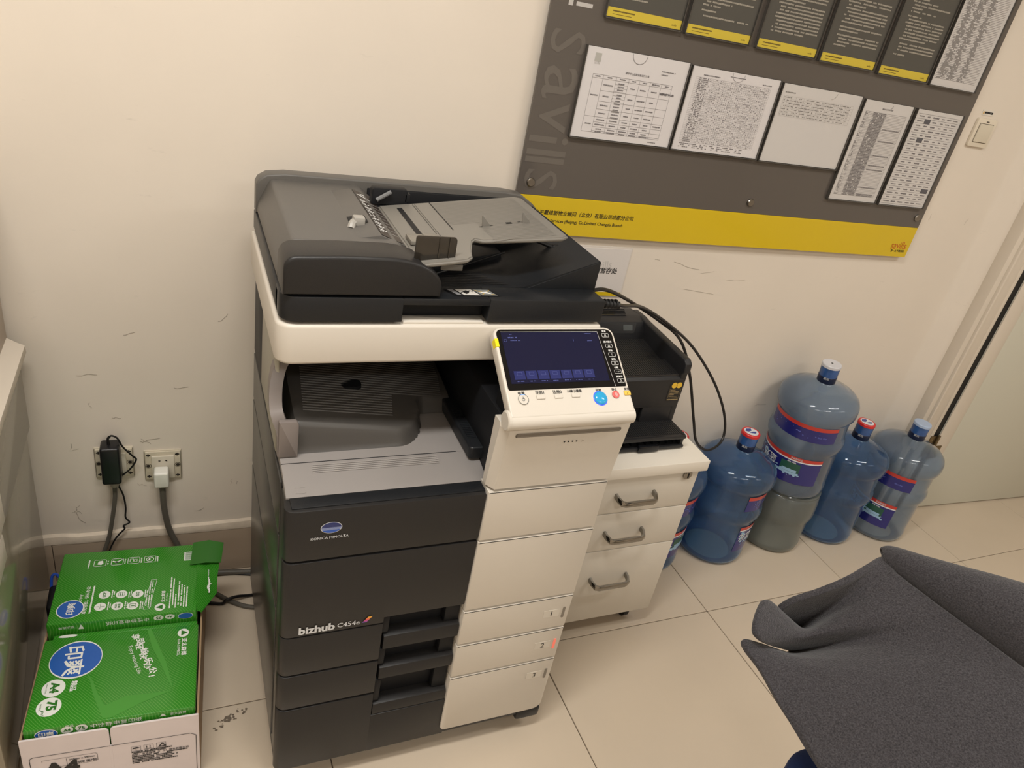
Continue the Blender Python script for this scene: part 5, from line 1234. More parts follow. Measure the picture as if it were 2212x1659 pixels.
for k in range(12): a, b = P[k], P[k+1]; wd = .0012+.006*r_.random()*(k < 8); poly(b_, [(a[0],a[1],a[2]+.002),(b[0],b[1],b[2]+.002),(b[0]+wd,b[1],b[2]+.0018),(a[0]+wd*.6,a[1],a[2]+.0018)])
obj('torn_edge', b_, M_RW, rw, world=False, smooth=False)
MQ = frame((0,0,.0763), (1,0,0), (0,1,0)); VQ = PI/2
b_ = MB(); disc2(b_, MQ, .040, .044, .0265, .0265, .0004, 40); obj('logo_rim', b_, M_RW, ro, world=False, smooth=False)
b_ = MB()
text(b_, '享受轻松，快乐办公', MQ, x=.068, y=.067, fitw=.082, rot=VQ, align='C', bold=.015, lift=.0005); text(b_, 'Enjoy', MQ, x=.056, y=.075, fitw=.021, rot=VQ, align='C', lift=.0005); r_ = random.Random(8); 
MQv = MQ @ Matrix.Rotation(PI/2, 4, 'Z')
dashes(b_, MQv, .026, .110, -.079, .004, r_, .97, .0042, .0005, .15)
for i, (x, y) in enumerate(((.1025,.078),(.137,.075),(.170,.071),(.098,.043),(.132,.040),(.163,.037))): disc2(b_, MQ, x, y, .0118, .0118, .0004, 28); dashes(b_, MQv, y-.012, y+.012, -(x+.0155), .0028, r_, .9, .003, .0005); dashes(b_, MQv, y-.012, y+.008, -(x+.0195), .0025, r_, .9, .003, .0005)
for i, x in enumerate((.081,.117,.152,.187)): outline2(b_, MQ, rr(x-.0125, x+.0125, .172, .193, .003, 2), .0013, .0005); dashes(b_, MQv, .173, .190, -(x+.0165), .0028, r_, .9, .003, .0005)
dashes(b_, MQv, .168, .196, -.058, .0035, r_, .95, .0045, .0005)
poly2(b_, MQ, [(.077,.188),(.086,.190),(.088,.180),(.084,.176),(.076,.178)], .0006); outline2(b_, MQ, [(.108,.185),(.118,.180),(.114,.180),(.126,.188)], .003, .0006, closed=False); outline2(b_, MQ, [(.144,.177),(.151,.177),(.151,.188),(.144,.188)], .0012, .0006); outline2(b_, MQ, [(.153,.178),(.159,.178),(.159,.186),(.153,.186)], .0010, .0006); disc2(b_, MQ, .187, .1825, .0085, lift=.0006, ring=.0014); poly2(b_, MQ, [(.183,.178),(.188,.179),(.187,.184),(.191,.188),(.184,.186)], .0007)
rect2(b_, MQ, .262, .2890, .168, .198, .0004)
outline2(b_, MQ, [(.185,.022),(.197,.022),(.207,.112),(.195,.112)], .0008, .0005)
dashes(b_, MQv, .026, .060, -.1895, .0026, r_, .95, .003, .0005); dashes(b_, MQv, .026, .108, -.1945, .0026, r_, .95, .003, .0005); dashes(b_, MQv, .026, .108, -.1990, .0026, r_, .95, .003, .0005)
disc2(b_, MQ, .219, .024, .0110, .0110, .0004, 28); text(b_, '亚太森博', MQ, x=.2235, y=.056, fitw=.034, rot=VQ, align='C', bold=.02, lift=.0005); text(b_, 'ASIA SYMBOL', MQ, x=.2315, y=.052, fitw=.026, rot=VQ, align='C', lift=.0005)
for k, (a, b) in enumerate(((.018,.118),(.026,.110),(.018,.06),(.026,.10),(.018,.09),(.018,.085),(.018,.08))): dashes(b_, MQv, a, b, -(.2385+.0058*k), .0032, r_, .93, .0034, .0005, .2)
obj('lettering', b_, M_RW, ro, world=False, smooth=False)
b_ = MB(); disc2(b_, MQ, .040, .044, .0245, .0245, .0008, 40); obj('logo_blue', b_, M_RB, ro, world=False, smooth=False)
b_ = MB(); text(b_, '印爽', MQ, x=.041, y=.044, fitw=.034, rot=VQ, align='C', bold=.02, lift=.0012); obj('logo_lettering', b_, M_RW, ro, world=False, smooth=False)
b_ = MB()
text(b_, 'ECF', MQ, x=.1025, y=.078, fitw=.014, rot=VQ, align='C', bold=.03, lift=.0008); text(b_, 'ISO', MQ, x=.170, y=.071, fitw=.013, rot=VQ, align='C', bold=.03, lift=.0008); text(b_, 'ACID', MQ, x=.129, y=.040, fitw=.013, rot=VQ, align='C', bold=.03, lift=.0008); text(b_, 'FREE', MQ, x=.1355, y=.040, fitw=.013, rot=VQ, align='C', bold=.03, lift=.0008)
outline2(b_, MQ, [(.0895,.043),(.0955,.043)], .001, .0008, closed=False); outline2(b_, MQ, [(.1005,.043),(.1065,.043)], .001, .0008, closed=False); rect2(b_, MQ, .0976, .0984, .035, .051, .0008); outline2(b_, MQ, [(.157,.032),(.169,.032),(.169,.042),(.157,.042)], .001, .0008); rect2(b_, MQ, .159, .167, .035, .037, .0008)
for dx in (-.004, 0, .004): disc2(b_, MQ, .137+dx, .0755, .0028, .006, .0008, 14, ring=.0008)
poly2(b_, MQ, [(.2105,.024),(.2245,.031),(.2245,.017)], .0008)
for k in range(12): rect2(b_, MQ, .2650, .2860, .1705+.0022*k, .1705+.0022*k+.0006+.0008*((k*7) % 3)/2, .0007)
obj('green_print', b_, M_RG, ro, world=False, smooth=False)
MQF = frame((0,.0039,0), (1,0,0), (0,0,1))
b_ = MB(); text(b_, '中性静电复印纸', MQF, x=.155, y=.064, fitw=.085, align='C', rot=PI, lift=.0004); obj('edge_lettering', b_, M_RW, ro, world=False, smooth=False); b_ = MB(); text(b_, '亚太森博', MQF, x=.038, y=.064, fitw=.030, align='C', rot=PI, lift=.0004); poly2(b_, MQF, [(.060,.056),(.071,.056),(.0655,.070)], .0004); disc2(b_, MQF, .217, .065, .0100, .0075, .0003); disc2(b_, MQF, .240, .065, .0100, .0075, .0003); disc2(b_, MQF, .272, .063, .016, .0095, .0003); obj('edge_print', b_, M_RW, ro, world=False, smooth=False)
b_ = MB(); disc2(b_, MQF, .272, .063, .0147, .0084, .0007); obj('edge_logo', b_, M_RB, ro, world=False, smooth=False)
b_ = MB(); text(b_, '75', MQF, x=.217, y=.065, fitw=.010, align='C', rot=PI, bold=.03, lift=.0007); text(b_, 'A4', MQF, x=.240, y=.065, fitw=.010, align='C', rot=PI, bold=.03, lift=.0007); obj('edge_green_print', b_, M_RG, ro, world=False, smooth=False)
# lower reams inside the carton carry the two on top
for i, (x, y, n_, lab) in enumerate(((.006,.006,3,'plain ream below the nearest green ream inside the carton'),(.006,.242,3,'plain ream below the opened green ream inside the carton'))):
    for k in range(n_):
        t = rthing('packed_ream', lab + (', %s of three' % ['bottom', 'middle', 'top'][k]), x, y, .0045+.0525*k)
        b_ = MB(); box(b_, 0, .298, 0, .216, 0, .0522, .003, 1); obj('wrapper', b_, M_GREEN, t, world=False)
# black pouch with a blue strap behind the carton's left corner
t = thing('black_pouch', 'small black pouch with a blue strap between carton and white machine', 'pouch', (-.315, -.14, 0))
b_ = MB(); box(b_, -.3165, -.281, -.185, -.105, .001, .115, .010, 3); obj('pouch_body', b_, mat('pouch_black', (22, 22, 25), rough=.6, bump=.4, bscale=200), t)
b_ = MB(); tube(b_, [(-.312,-.11,.110),(-.310,-.098,.130),(-.302,-.095,.136),(-.293,-.10,.125),(-.288,-.108,.110)], .0035, 8); obj('strap', b_, mat('strap_blue', (40, 84, 190), rough=.5), t)

# ---------------------------------------------------------------- white machine at the left edge
lm = thing('white_copier', 'white copier at the left picture edge with a side tray and glossy lower panel', 'photocopier', (-.62, -.32, 0))
M_LMW = mat('machine_cream', (222, 212, 198), rough=.4); M_LMG = mat('machine_gloss_panel', (138, 130, 112), rough=.14, spec=.5, coat=.25); M_LMU = mat('machine_grey_side', (178, 164, 148), rough=.4)
b_ = MB(); box(b_, -.93, -.327, -.62, -.035, .06, .522, .006); obj('lower_cabinet', b_, M_LMG, lm)
b_ = MB(); box(b_, -.93, -.319, -.62, -.030, .526, .712, .008); obj('side_door', b_, M_LMG, lm)
b_ = MB(); box(b_, -.93, -.337, -.62, -.022, .712, 1.02, .008); obj('upper_body', b_, M_LMU, lm)
b_ = MB(); box(b_, -.95, -.332, -.64, -.018, 1.02, 1.13, .012); obj('scanner_body', b_, M_LMW, lm)
b_ = MB(); box(b_, -.93, -.345, -.62, -.05, 1.13, 1.19, .012); obj('lid', b_, M_LMW, lm)
b_ = MB(); prism(b_, [(-.36,.716),(-.310,.713),(-.305,.722),(-.306,.738),(-.318,.744),(-.338,.757),(-.345,.757),(-.36,.745)], 'y', -.600, -.030, .004, 3); obj('bypass_tray', b_, M_LMW, lm)
b_ = MB(); box(b_, -.332, -.3135, -.60, -.034, .7085, .7125, .001); obj('tray_gap', b_, M_DARK3, lm)
b_ = MB(); box(b_, -.40, -.336, -.30, -.22, .83, .90, .010); obj('side_grip', b_, M_LMW, lm)
b_ = MB(); box(b_, -.40, -.3145, -.62, -.375, .545, .62, .006); box(b_, -.40, -.318, -.62, -.395, .47, .53, .004); obj('latch_block', b_, M_LMW, lm)
b_ = MB(); box(b_, -.90, -.35, -.60, -.06, .03, .065); obj('base', b_, M_BLACK, lm)
for (x, y) in ((-.40,-.55),(-.86,-.55),(-.40,-.12),(-.86,-.12)):
    b_ = MB(); lathe(b_, [(-.012,.016),(-.012,.018),(.012,.018),(.012,.016)], 16, Matrix.Translation((x, y, .018)) @ Matrix.Rotation(PI/2, 4, 'Y')); obj('caster', b_, M_BLACK, lm)

# ---------------------------------------------------------------- chair with a grey wool coat over it
M_WOOL = mat('coat_wool', (63, 61, 64), rough=.95, spec=.1, var=.55, vscale=420, bump=1.0, bscale=420, sheen=.2)
M_CHB = mat('chair_blue', (30, 52, 104), rough=.85, bump=.8, bscale=350); M_CHG = mat('chair_frame', (62, 60, 58), rough=.5)
ch = thing('office_chair', 'office chair with blue upholstery under the draped grey coat', 'chair', (1.19, -1.37, 0))
b_ = MB(); prism(b_, rr(.945, 1.395, -1.62, -1.165, .06, 6), 'z', .430, .495, .022, 4); obj('seat', b_, M_CHB, ch)
b_ = MB(); t_ = MB(); prism(t_, rr(-.19, .19, .53, .835, .05, 6), 'x', -.022, .022, .016, 3); t_.transform(Matrix.Translation((1.230,-1.300,0)) @ Matrix.Rotation(.52, 4, 'Z')); _merge(b_, t_); obj('backrest', b_, M_CHB, ch)
b_ = MB(); box(b_, 1.20, 1.26, -1.36, -1.30, .40, .56, .006); lathe(b_, [(.06,.028),(.42,.028),(.42,.06),(.43,.10)], 20, Matrix.Translation((1.17,-1.39,0))); obj('column', b_, M_CHG, ch)
for k in range(5):
    a = 2*PI*k/5 + .4; b_ = MB(); e = Vector((1.17+.27*math.cos(a), -1.39+.27*math.sin(a), 0))
    tube(b_, [(1.17,-1.39,.085),((1.17+e.x)/2, (-1.39+e.y)/2, .080),(e.x, e.y, .062)], [.024,.020,.014], 10, smooth=False); lg_ = obj('leg', b_, M_CHG, ch)
    b_ = MB(); lathe(b_, [(-.011,.022),(-.009,.026),(.009,.026),(.011,.022)], 18, Matrix.Translation((e.x, e.y, .026)) @ Matrix.Rotation(a, 4, 'Z') @ Matrix.Rotation(PI/2, 4, 'X')); box(b_, e.x-.006, e.x+.006, e.y-.006, e.y+.006, .03, .065); obj('caster', b_, M_BLACK, lg_)
COAT = [[(1.113,-1.074,0.845),(1.082,-1.082,0.84),(1.057,-1.087,0.834),(1.039,-1.09,0.827),(1.021,-1.09,0.819),(1.003,-1.089,0.812),(0.991,-1.086,0.805),(0.98,-1.083,0.797),(0.967,-1.079,0.79),(0.956,-1.074,0.782),(0.948,-1.072,0.776),(0.941,-1.07,0.772),(0.935,-1.068,0.764),(0.931,-1.066,0.756),(0.927,-1.064,0.749),(0.925,-1.063,0.745)],
    [(1.112,-1.075,0.845),(1.083,-1.081,0.839),(1.058,-1.086,0.832),(1.04,-1.088,0.824),(1.021,-1.088,0.816),(1.003,-1.087,0.807),(0.99,-1.084,0.799),(0.978,-1.081,0.791),(0.965,-1.077,0.782),(0.953,-1.072,0.774),(0.946,-1.07,0.768),(0.941,-1.068,0.764),(0.936,-1.066,0.758),(0.933,-1.064,0.751),(0.93,-1.063,0.745),(0.928,-1.062,0.742)],
    [(1.112,-1.078,0.845),(1.084,-1.083,0.838),(1.06,-1.086,0.83),(1.042,-1.087,0.82),(1.024,-1.087,0.81),(1.007,-1.085,0.8),(0.994,-1.082,0.791),(0.982,-1.078,0.781),(0.97,-1.074,0.77),(0.958,-1.069,0.76),(0.952,-1.066,0.754),(0.948,-1.065,0.75),(0.945,-1.063,0.745),(0.942,-1.061,0.74),(0.94,-1.059,0.735),(0.939,-1.058,0.732)],
    [(1.111,-1.083,0.845),(1.084,-1.086,0.837),(1.062,-1.088,0.827),(1.043,-1.088,0.816),(1.026,-1.087,0.805),(1.011,-1.084,0.793),(0.999,-1.08,0.781),(0.989,-1.076,0.768),(0.978,-1.071,0.755),(0.969,-1.065,0.741),(0.964,-1.062,0.734),(0.962,-1.06,0.73),(0.96,-1.058,0.726),(0.958,-1.056,0.722),(0.956,-1.054,0.718),(0.955,-1.053,0.716)],
    [(1.109,-1.09,0.845),(1.085,-1.091,0.835),(1.064,-1.092,0.824),(1.046,-1.091,0.812),(1.031,-1.088,0.798),(1.018,-1.085,0.784),(1.008,-1.08,0.768),(0.999,-1.074,0.752),(0.992,-1.068,0.735),(0.986,-1.061,0.718),(0.983,-1.057,0.708),(0.981,-1.054,0.705),(0.979,-1.052,0.702),(0.978,-1.05,0.699),(0.977,-1.048,0.696),(0.976,-1.047,0.695)],
    [(1.107,-1.099,0.845),(1.085,-1.099,0.833),(1.066,-1.097,0.82),(1.05,-1.095,0.806),(1.037,-1.091,0.79),(1.026,-1.086,0.773),(1.019,-1.08,0.754),(1.013,-1.073,0.734),(1.009,-1.066,0.712),(1.007,-1.058,0.691),(1.006,-1.052,0.679),(1.005,-1.05,0.676),(1.004,-1.047,0.674),(1.003,-1.044,0.671),(1.002,-1.042,0.67),(1.001,-1.041,0.669)],
    [(1.105,-1.105,0.845),(1.084,-1.104,0.833),(1.065,-1.103,0.821),(1.048,-1.1,0.807),(1.035,-1.097,0.791),(1.024,-1.092,0.775),(1.016,-1.087,0.757),(1.01,-1.081,0.737),(1.005,-1.074,0.718),(1.002,-1.067,0.697),(1.001,-1.062,0.687),(1,-1.057,0.684),(0.999,-1.053,0.682),(0.998,-1.05,0.68),(0.997,-1.047,0.678),(0.996,-1.045,0.677)],
    [(1.106,-1.111,0.845),(1.084,-1.11,0.833),(1.065,-1.108,0.82),(1.049,-1.105,0.807),(1.035,-1.102,0.792),(1.024,-1.098,0.775),(1.015,-1.093,0.758),(1.008,-1.088,0.741),(1.002,-1.082,0.722),(0.998,-1.077,0.704),(0.995,-1.071,0.694),(0.994,-1.065,0.692),(0.993,-1.06,0.69),(0.992,-1.056,0.688),(0.992,-1.052,0.687),(0.991,-1.049,0.686)],
    [(1.107,-1.117,0.845),(1.086,-1.115,0.833),(1.067,-1.113,0.82),(1.05,-1.11,0.806),(1.035,-1.107,0.792),(1.023,-1.103,0.776),(1.012,-1.099,0.761),(1.003,-1.094,0.744),(0.995,-1.089,0.728),(0.988,-1.085,0.712),(0.983,-1.079,0.705),(0.979,-1.071,0.706),(0.975,-1.064,0.707),(0.971,-1.058,0.709),(0.968,-1.052,0.71),(0.966,-1.049,0.71)],
    [(1.108,-1.123,0.845),(1.086,-1.121,0.833),(1.067,-1.119,0.82),(1.049,-1.116,0.807),(1.033,-1.113,0.793),(1.019,-1.109,0.779),(1.007,-1.105,0.765),(0.995,-1.101,0.75),(0.985,-1.097,0.735),(0.976,-1.092,0.721),(0.966,-1.085,0.718),(0.956,-1.075,0.725),(0.947,-1.066,0.731),(0.939,-1.058,0.737),(0.932,-1.051,0.742),(0.927,-1.047,0.745)],
    [(1.108,-1.129,0.845),(1.087,-1.127,0.833),(1.067,-1.124,0.82),(1.049,-1.121,0.808),(1.032,-1.118,0.795),(1.016,-1.114,0.781),(1.002,-1.111,0.768),(0.989,-1.107,0.754),(0.976,-1.103,0.741),(0.964,-1.1,0.729),(0.95,-1.092,0.73),(0.935,-1.08,0.742),(0.921,-1.069,0.752),(0.909,-1.06,0.762),(0.898,-1.053,0.77),(0.891,-1.048,0.775)],
    [(1.109,-1.135,0.845),(1.088,-1.132,0.833),(1.068,-1.129,0.82),(1.049,-1.126,0.808),(1.031,-1.123,0.795),(1.015,-1.119,0.781),(1,-1.115,0.768),(0.986,-1.111,0.756),(0.972,-1.107,0.743),(0.959,-1.103,0.732),(0.943,-1.096,0.732),(0.925,-1.087,0.743),(0.909,-1.078,0.752),(0.894,-1.07,0.761),(0.882,-1.064,0.768),(0.874,-1.06,0.773)],
    [(1.111,-1.143,0.845),(1.089,-1.14,0.833),(1.068,-1.136,0.821),(1.048,-1.133,0.808),(1.03,-1.129,0.795),(1.013,-1.124,0.782),(0.997,-1.12,0.77),(0.982,-1.116,0.757),(0.968,-1.111,0.745),(0.954,-1.107,0.734),(0.936,-1.101,0.735),(0.916,-1.093,0.744),(0.897,-1.086,0.752),(0.881,-1.08,0.76),(0.867,-1.075,0.767),(0.858,-1.072,0.771)],
    [(1.113,-1.152,0.845),(1.09,-1.148,0.833),(1.069,-1.144,0.82),(1.049,-1.14,0.807),(1.031,-1.135,0.795),(1.013,-1.13,0.782),(0.997,-1.125,0.769),(0.981,-1.12,0.757),(0.965,-1.115,0.745),(0.951,-1.11,0.735),(0.931,-1.105,0.734),(0.909,-1.099,0.743),(0.889,-1.093,0.75),(0.871,-1.089,0.757),(0.857,-1.085,0.762),(0.847,-1.082,0.766)],
    [(1.115,-1.162,0.845),(1.092,-1.157,0.832),(1.071,-1.152,0.82),(1.05,-1.146,0.807),(1.031,-1.14,0.794),(1.013,-1.135,0.781),(0.996,-1.129,0.768),(0.98,-1.123,0.756),(0.964,-1.118,0.744),(0.948,-1.112,0.734),(0.928,-1.108,0.733),(0.905,-1.104,0.74),(0.883,-1.1,0.746),(0.865,-1.097,0.752),(0.849,-1.094,0.757),(0.839,-1.092,0.76)],
    [(1.116,-1.171,0.845),(1.093,-1.165,0.832),(1.071,-1.159,0.82),(1.051,-1.153,0.807),(1.031,-1.146,0.794),(1.013,-1.14,0.78),(0.995,-1.133,0.768),(0.979,-1.126,0.755),(0.962,-1.12,0.743),(0.947,-1.114,0.732),(0.926,-1.11,0.731),(0.902,-1.108,0.736),(0.88,-1.106,0.742),(0.861,-1.104,0.747),(0.845,-1.102,0.751),(0.835,-1.101,0.754)],
    [(1.118,-1.181,0.845),(1.095,-1.174,0.832),(1.073,-1.166,0.819),(1.052,-1.159,0.805),(1.033,-1.152,0.792),(1.015,-1.144,0.778),(0.997,-1.136,0.765),(0.981,-1.128,0.751),(0.965,-1.121,0.738),(0.95,-1.114,0.726),(0.93,-1.11,0.724),(0.907,-1.109,0.73),(0.886,-1.108,0.735),(0.868,-1.107,0.739),(0.853,-1.106,0.743),(0.843,-1.106,0.745)],
    [(1.12,-1.19,0.845),(1.097,-1.182,0.832),(1.075,-1.174,0.818),(1.054,-1.166,0.804),(1.035,-1.157,0.79),(1.016,-1.148,0.776),(0.999,-1.139,0.762),(0.983,-1.131,0.748),(0.967,-1.122,0.734),(0.953,-1.114,0.721),(0.933,-1.11,0.718),(0.912,-1.11,0.723),(0.892,-1.11,0.727),(0.875,-1.111,0.732),(0.86,-1.111,0.735),(0.851,-1.111,0.737)],
    [(1.122,-1.201,0.845),(1.098,-1.192,0.832),(1.076,-1.182,0.818),(1.056,-1.173,0.803),(1.037,-1.163,0.788),(1.019,-1.152,0.772),(1.003,-1.141,0.756),(0.989,-1.131,0.739),(0.975,-1.12,0.723),(0.962,-1.109,0.706),(0.947,-1.104,0.7),(0.932,-1.103,0.703),(0.918,-1.103,0.705),(0.906,-1.102,0.707),(0.896,-1.101,0.708),(0.89,-1.101,0.709)],
    [(1.124,-1.211,0.845),(1.1,-1.2,0.831),(1.078,-1.19,0.817),(1.058,-1.179,0.801),(1.04,-1.167,0.784),(1.024,-1.155,0.767),(1.009,-1.142,0.748),(0.996,-1.129,0.728),(0.984,-1.116,0.708),(0.973,-1.103,0.688),(0.965,-1.095,0.678),(0.959,-1.093,0.677),(0.954,-1.091,0.675),(0.949,-1.089,0.674),(0.945,-1.087,0.673),(0.942,-1.086,0.673)],
    [(1.126,-1.221,0.845),(1.102,-1.209,0.831),(1.08,-1.198,0.816),(1.06,-1.186,0.8),(1.042,-1.172,0.782),(1.027,-1.159,0.763),(1.013,-1.144,0.742),(1.001,-1.129,0.72),(0.99,-1.114,0.698),(0.98,-1.098,0.675),(0.977,-1.089,0.662),(0.978,-1.086,0.658),(0.978,-1.082,0.654),(0.979,-1.08,0.651),(0.98,-1.077,0.648),(0.98,-1.076,0.647)],
    [(1.129,-1.231,0.845),(1.104,-1.219,0.831),(1.081,-1.206,0.816),(1.06,-1.193,0.8),(1.042,-1.179,0.783),(1.025,-1.165,0.764),(1.01,-1.15,0.744),(0.997,-1.134,0.723),(0.985,-1.118,0.701),(0.974,-1.102,0.679),(0.969,-1.093,0.666),(0.968,-1.089,0.663),(0.968,-1.086,0.66),(0.968,-1.083,0.657),(0.968,-1.081,0.655),(0.968,-1.08,0.654)],
    [(1.131,-1.242,0.845),(1.106,-1.229,0.831),(1.083,-1.216,0.816),(1.061,-1.201,0.8),(1.042,-1.187,0.783),(1.024,-1.171,0.764),(1.008,-1.155,0.744),(0.994,-1.139,0.724),(0.98,-1.122,0.703),(0.967,-1.105,0.682),(0.961,-1.096,0.671),(0.96,-1.093,0.668),(0.958,-1.09,0.665),(0.957,-1.087,0.663),(0.957,-1.085,0.661),(0.956,-1.084,0.66)],
    [(1.134,-1.254,0.845),(1.108,-1.24,0.831),(1.084,-1.225,0.816),(1.061,-1.21,0.8),(1.041,-1.195,0.784),(1.022,-1.179,0.766),(1.004,-1.162,0.747),(0.987,-1.146,0.728),(0.971,-1.129,0.709),(0.956,-1.112,0.69),(0.947,-1.103,0.681),(0.943,-1.099,0.68),(0.939,-1.095,0.679),(0.935,-1.092,0.678),(0.932,-1.09,0.678),(0.93,-1.088,0.677)],
    [(1.136,-1.265,0.845),(1.11,-1.25,0.831),(1.085,-1.235,0.816),(1.061,-1.219,0.801),(1.039,-1.203,0.785),(1.018,-1.187,0.768),(0.998,-1.17,0.751),(0.98,-1.153,0.734),(0.962,-1.137,0.716),(0.945,-1.12,0.699),(0.932,-1.11,0.692),(0.924,-1.106,0.693),(0.917,-1.101,0.695),(0.91,-1.098,0.696),(0.904,-1.095,0.697),(0.901,-1.093,0.698)],
    [(1.138,-1.276,0.845),(1.111,-1.26,0.831),(1.085,-1.244,0.816),(1.061,-1.228,0.801),(1.037,-1.211,0.786),(1.015,-1.194,0.77),(0.994,-1.178,0.754),(0.973,-1.161,0.738),(0.953,-1.144,0.722),(0.934,-1.128,0.707),(0.919,-1.117,0.702),(0.907,-1.111,0.705),(0.897,-1.105,0.708),(0.887,-1.1,0.71),(0.88,-1.097,0.712),(0.874,-1.094,0.714)],
    [(1.141,-1.289,0.845),(1.113,-1.272,0.831),(1.086,-1.255,0.817),(1.061,-1.238,0.802),(1.036,-1.22,0.787),(1.012,-1.203,0.772),(0.99,-1.185,0.756),(0.968,-1.167,0.741),(0.947,-1.15,0.726),(0.927,-1.133,0.712),(0.909,-1.12,0.708),(0.895,-1.112,0.711),(0.882,-1.104,0.713),(0.871,-1.097,0.715),(0.861,-1.091,0.717),(0.855,-1.087,0.719)],
    [(1.144,-1.301,0.845),(1.115,-1.284,0.831),(1.086,-1.266,0.817),(1.059,-1.248,0.803),(1.033,-1.23,0.789),(1.009,-1.212,0.774),(0.985,-1.193,0.759),(0.962,-1.175,0.745),(0.94,-1.156,0.731),(0.919,-1.138,0.718),(0.9,-1.124,0.714),(0.883,-1.112,0.716),(0.868,-1.102,0.719),(0.854,-1.093,0.721),(0.843,-1.085,0.723),(0.835,-1.08,0.724)],
    [(1.147,-1.314,0.845),(1.116,-1.296,0.831),(1.087,-1.278,0.818),(1.058,-1.259,0.804),(1.031,-1.24,0.79),(1.005,-1.221,0.775),(0.981,-1.202,0.761),(0.957,-1.183,0.747),(0.934,-1.164,0.733),(0.911,-1.145,0.721),(0.892,-1.13,0.716),(0.876,-1.119,0.718),(0.862,-1.109,0.72),(0.848,-1.101,0.721),(0.838,-1.094,0.722),(0.83,-1.089,0.723)],
    [(1.149,-1.326,0.845),(1.118,-1.308,0.832),(1.087,-1.289,0.818),(1.057,-1.27,0.804),(1.029,-1.251,0.79),(1.002,-1.231,0.776),(0.976,-1.211,0.762),(0.951,-1.191,0.748),(0.927,-1.171,0.735),(0.904,-1.151,0.723),(0.885,-1.137,0.718),(0.871,-1.127,0.718),(0.857,-1.119,0.719),(0.845,-1.111,0.72),(0.835,-1.105,0.721),(0.829,-1.101,0.721)],
    [(1.152,-1.339,0.845),(1.119,-1.32,0.832),(1.087,-1.301,0.818),(1.056,-1.282,0.805),(1.027,-1.262,0.791),(0.999,-1.242,0.777),(0.972,-1.221,0.763),(0.946,-1.2,0.749),(0.921,-1.179,0.735),(0.897,-1.158,0.723),(0.878,-1.144,0.717),(0.866,-1.136,0.717),(0.854,-1.129,0.717),(0.844,-1.122,0.717),(0.835,-1.117,0.717),(0.83,-1.113,0.717)],
    [(1.155,-1.353,0.845),(1.121,-1.334,0.832),(1.087,-1.314,0.818),(1.056,-1.295,0.804),(1.025,-1.274,0.79),(0.996,-1.253,0.776),(0.968,-1.232,0.761),(0.941,-1.21,0.747),(0.915,-1.188,0.733),(0.89,-1.165,0.72),(0.872,-1.151,0.713),(0.863,-1.145,0.713),(0.854,-1.139,0.712),(0.846,-1.134,0.711),(0.839,-1.129,0.71),(0.835,-1.127,0.71)],
    [(1.158,-1.366,0.845),(1.122,-1.347,0.832),(1.088,-1.327,0.818),(1.055,-1.307,0.804),(1.024,-1.287,0.789),(0.994,-1.265,0.775),(0.965,-1.243,0.76),(0.937,-1.22,0.745),(0.909,-1.196,0.731),(0.883,-1.173,0.717),(0.867,-1.159,0.71),(0.86,-1.154,0.708),(0.853,-1.149,0.706),(0.848,-1.145,0.705),(0.843,-1.142,0.704),(0.84,-1.14,0.703)],
    [(1.161,-1.379,0.845),(1.124,-1.36,0.831),(1.089,-1.341,0.817),(1.055,-1.321,0.803),(1.023,-1.301,0.788),(0.991,-1.279,0.773),(0.961,-1.257,0.757),(0.932,-1.235,0.742),(0.903,-1.212,0.727),(0.875,-1.189,0.713),(0.86,-1.176,0.705),(0.855,-1.172,0.703),(0.85,-1.168,0.701),(0.846,-1.165,0.7),(0.842,-1.163,0.698),(0.84,-1.161,0.698)],
    [(1.164,-1.393,0.845),(1.126,-1.374,0.831),(1.09,-1.355,0.816),(1.055,-1.335,0.801),(1.021,-1.315,0.786),(0.989,-1.294,0.77),(0.958,-1.273,0.754),(0.927,-1.251,0.739),(0.897,-1.228,0.723),(0.868,-1.205,0.708),(0.853,-1.193,0.7),(0.849,-1.19,0.698),(0.846,-1.188,0.696),(0.843,-1.186,0.695),(0.841,-1.184,0.694),(0.839,-1.183,0.693)],
    [(1.167,-1.407,0.845),(1.128,-1.389,0.83),(1.091,-1.37,0.815),(1.055,-1.351,0.8),(1.021,-1.331,0.784),(0.988,-1.311,0.768),(0.956,-1.29,0.751),(0.924,-1.268,0.735),(0.893,-1.246,0.719),(0.863,-1.223,0.703),(0.848,-1.212,0.695),(0.846,-1.21,0.693),(0.844,-1.208,0.691),(0.842,-1.206,0.689),(0.841,-1.205,0.688),(0.84,-1.204,0.688)],
    [(1.17,-1.421,0.845),(1.13,-1.404,0.83),(1.092,-1.386,0.814),(1.056,-1.367,0.798),(1.021,-1.348,0.782),(0.987,-1.328,0.765),(0.955,-1.308,0.747),(0.923,-1.286,0.73),(0.892,-1.265,0.713),(0.861,-1.243,0.697),(0.847,-1.231,0.689),(0.845,-1.23,0.687),(0.844,-1.228,0.685),(0.843,-1.227,0.683),(0.842,-1.225,0.682),(0.841,-1.225,0.681)],
    [(1.173,-1.435,0.845),(1.133,-1.418,0.829),(1.094,-1.4,0.813),(1.057,-1.382,0.796),(1.021,-1.363,0.779),(0.987,-1.343,0.762),(0.954,-1.323,0.744),(0.922,-1.303,0.726),(0.89,-1.282,0.708),(0.86,-1.261,0.691),(0.845,-1.251,0.683),(0.844,-1.249,0.681),(0.844,-1.248,0.679),(0.843,-1.247,0.677),(0.843,-1.246,0.676),(0.842,-1.245,0.675)],
